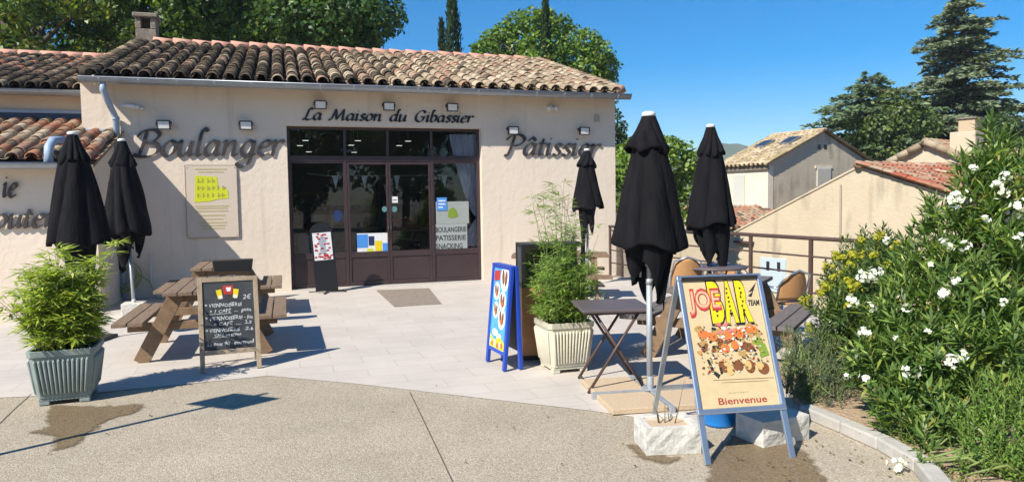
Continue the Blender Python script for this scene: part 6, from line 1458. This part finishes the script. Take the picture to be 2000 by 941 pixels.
# grey green low shrub
c = (2.32, 5.75); lob = [(at(x, y, Y, c), (r_, r_, r_ * .9)) for x, y, Y, r_ in ((1560, 700, 5.7, .17), (1590, 660, 5.9, .15), (1545, 660, 5.9, .13), (1600, 720, 5.5, .19), (1560, 750, 5.55, .18), (1625, 690, 5.8, .18), (1590, 760, 5.5, .17), (1570, 785, 5.45, .14), (1640, 740, 5.5, .18), (1620, 780, 5.35, .13), (1550, 720, 5.6, .15))]
shrub('rosemary_bush', 'low grey green rosemary bush beside the poster stand', 'shrub', c, lob, 260, .030, .0075, [(.14, .18, .13), (.18, .22, .16), (.08, .11, .075)], (1, .8, .8), .6, .6, 26, 'leaf', (.04, .09))
# euphorbia with yellow green heads
c = (3.1, 6.5); lob = [(at(x, y, Y, c), (r_, r_, r_ * .9)) for x, y, Y, r_ in ((1640, 620, 6.2, .26), (1660, 560, 6.4, .26), (1690, 510, 6.6, .25), (1720, 480, 6.8, .22), (1640, 540, 6.6, .20), (1690, 590, 6.3, .28), (1740, 530, 6.6, .25), (1640, 680, 6.0, .22), (1610, 640, 6.2, .14), (1700, 660, 6.0, .28), (1660, 490, 6.9, .15), (1620, 590, 6.0, .18), (1605, 680, 5.9, .14), (1680, 540, 5.9, .2), (1650, 600, 5.8, .2), (1720, 500, 6.0, .18), (1660, 720, 5.8, .2), (1700, 560, 6.2, .26))]
t, tips = shrub('euphorbia_bush', 'rounded bush with yellow green flower heads in front of the railing', 'shrub', c, lob, 80, .085, .023, [(.085, .155, .04), (.13, .20, .045), (.05, .095, .025)], (1, .8, .8), .6, .7, 26)
rnd = random.Random(8); vis = [p for p in tips if p[0].y < .2 and p[1].y < .45 and p[1].z > .1 and p[0].z > .25]; rnd.shuffle(vis)
for k, (P, dr) in enumerate(vis[:100]): flowerhead(t, 'flower_head', P + dr * .08, .045, 22, [(.40, .40, .03), (.30, .33, .035), (.45, .38, .04)], .017, k)
# oleander
c = (3.75, 5.3); lob = [(at(x, y, Y, c), (r_, r_, r_)) for x, y, Y, r_ in (
    (1890, 335, 5.3, .15), (1945, 290, 5.4, .14), (1960, 350, 5.2, .22), (1900, 400, 5.2, .24), (1975, 430, 5.1, .30), (1850, 450, 5.3, .24), (1915, 490, 5.1, .30), (1800, 500, 5.4, .20), (1845, 540, 5.2, .30),
    (1775, 555, 5.3, .24), (1740, 600, 5.2, .22), (1790, 620, 5.0, .28), (1900, 590, 4.9, .34), (1980, 560, 4.9, .34), (1735, 660, 5.1, .22), (1760, 700, 4.9, .26), (1840, 690, 4.8, .32), (1720, 720, 5.0, .20), (1930, 690, 4.7, .32), (2010, 660, 4.7, .32),
    (2020, 340, 5.4, .25), (2050, 450, 5.4, .35), (2080, 580, 5.2, .4), (1780, 770, 4.8, .2), (1850, 780, 4.7, .22), (1820, 410, 5.5, .10), (1940, 255, 5.45, .09), (1890, 320, 5.35, .10), (1765, 820, 4.6, .16), (1800, 860, 4.4, .16), (1830, 820, 4.5, .2), (1700, 690, 5.0, .18), (1745, 770, 4.75, .15))]
t, tips = shrub('oleander_bush', 'large oleander with long dark leaves and white flower clusters at the right', 'shrub', c, lob, 46, .155, .030, [(.11, .19, .045), (.16, .25, .06), (.065, .125, .03), (.31, .39, .09), (.33, .28, .07)], (1, .8, .8, .40, .06), .55, .75, 60)
for k, (px, py, Y, r_, n) in enumerate(((1866, 390, 5.0, .085, 30), (1950, 368, 4.95, .07, 22), (1990, 405, 4.9, .06, 18), (1688, 540, 5.0, .05, 14), (1662, 585, 4.95, .05, 14), (1708, 535, 5.1, .06, 16), (1848, 480, 4.85, .05, 12), (1842, 572, 4.75, .05, 14), (1865, 550, 4.75, .035, 8), (1690, 648, 4.75, .045, 10), (1780, 725, 4.5, .05, 12),
                                        (1860, 706, 4.45, .05, 12), (1880, 692, 4.45, .03, 6), (1690, 738, 4.7, .03, 6), (1652, 735, 4.75, .025, 5), (1885, 480, 4.8, .035, 8), (1985, 470, 4.7, .05, 10), (1755, 908, 4.15, .06, 18), (1900, 330, 5.15, .03, 6), (1965, 345, 5.0, .04, 10), (1700, 600, 4.95, .03, 6), (1668, 690, 4.8, .02, 4), (1730, 470, 5.1, .025, 5), (1770, 600, 4.8, .03, 6), (1810, 650, 4.7, .025, 5), (1925, 430, 4.9, .03, 6), (1820, 515, 4.9, .025, 5), (1745, 660, 4.75, .02, 4), (1960, 590, 4.6, .03, 5))):
    flowerhead(t, 'flower_cluster', at(px, py, Y, c), r_ * 1.15, int(n * .95), [(.80, .80, .74), (.84, .84, .80)], .022, 50 + k)
# bright low bush in the right corner
c = (3.0, 4.0); lob = [(at(x, y, Y, c), (r_, r_, r_ * .9)) for x, y, Y, r_ in ((1920, 800, 4.25, .17), (1965, 775, 4.3, .2), (1990, 840, 4.1, .22), (1920, 870, 4.05, .18), (1970, 910, 3.95, .2), (1890, 925, 3.95, .15), (2030, 900, 3.9, .25), (1850, 925, 4.0, .12), (1815, 905, 4.1, .10), (2040, 800, 4.2, .25), (1900, 835, 4.15, .13))]
shrub('pittosporum_bush', 'bright green small leaved bush in the lower right corner', 'shrub', c, lob, 120, .048, .016, [(.15, .27, .045), (.21, .34, .06), (.085, .17, .03)], (1, .8, .8), .6, .6, 26)

# ------------------------------------------------------------------ the air: far hills fade into it
hz_m = bpy.data.materials.new('haze'); hz_m.use_nodes = True; t_ = hz_m.node_tree; t_.nodes.remove(t_.nodes['Principled BSDF'])
pv = t_.nodes.new('ShaderNodeVolumePrincipled'); pv.inputs['Color'].default_value = (.80, .88, 1, 1); pv.inputs['Density'].default_value = .00045; t_.links.new(pv.outputs[0], t_.nodes['Material Output'].inputs['Volume'])
b = MB(); b.box2((-930, -930, LOWZ - 3), (930, 930, 100)); o = b.build('haze', hz_m); o['kind'] = 'stuff'
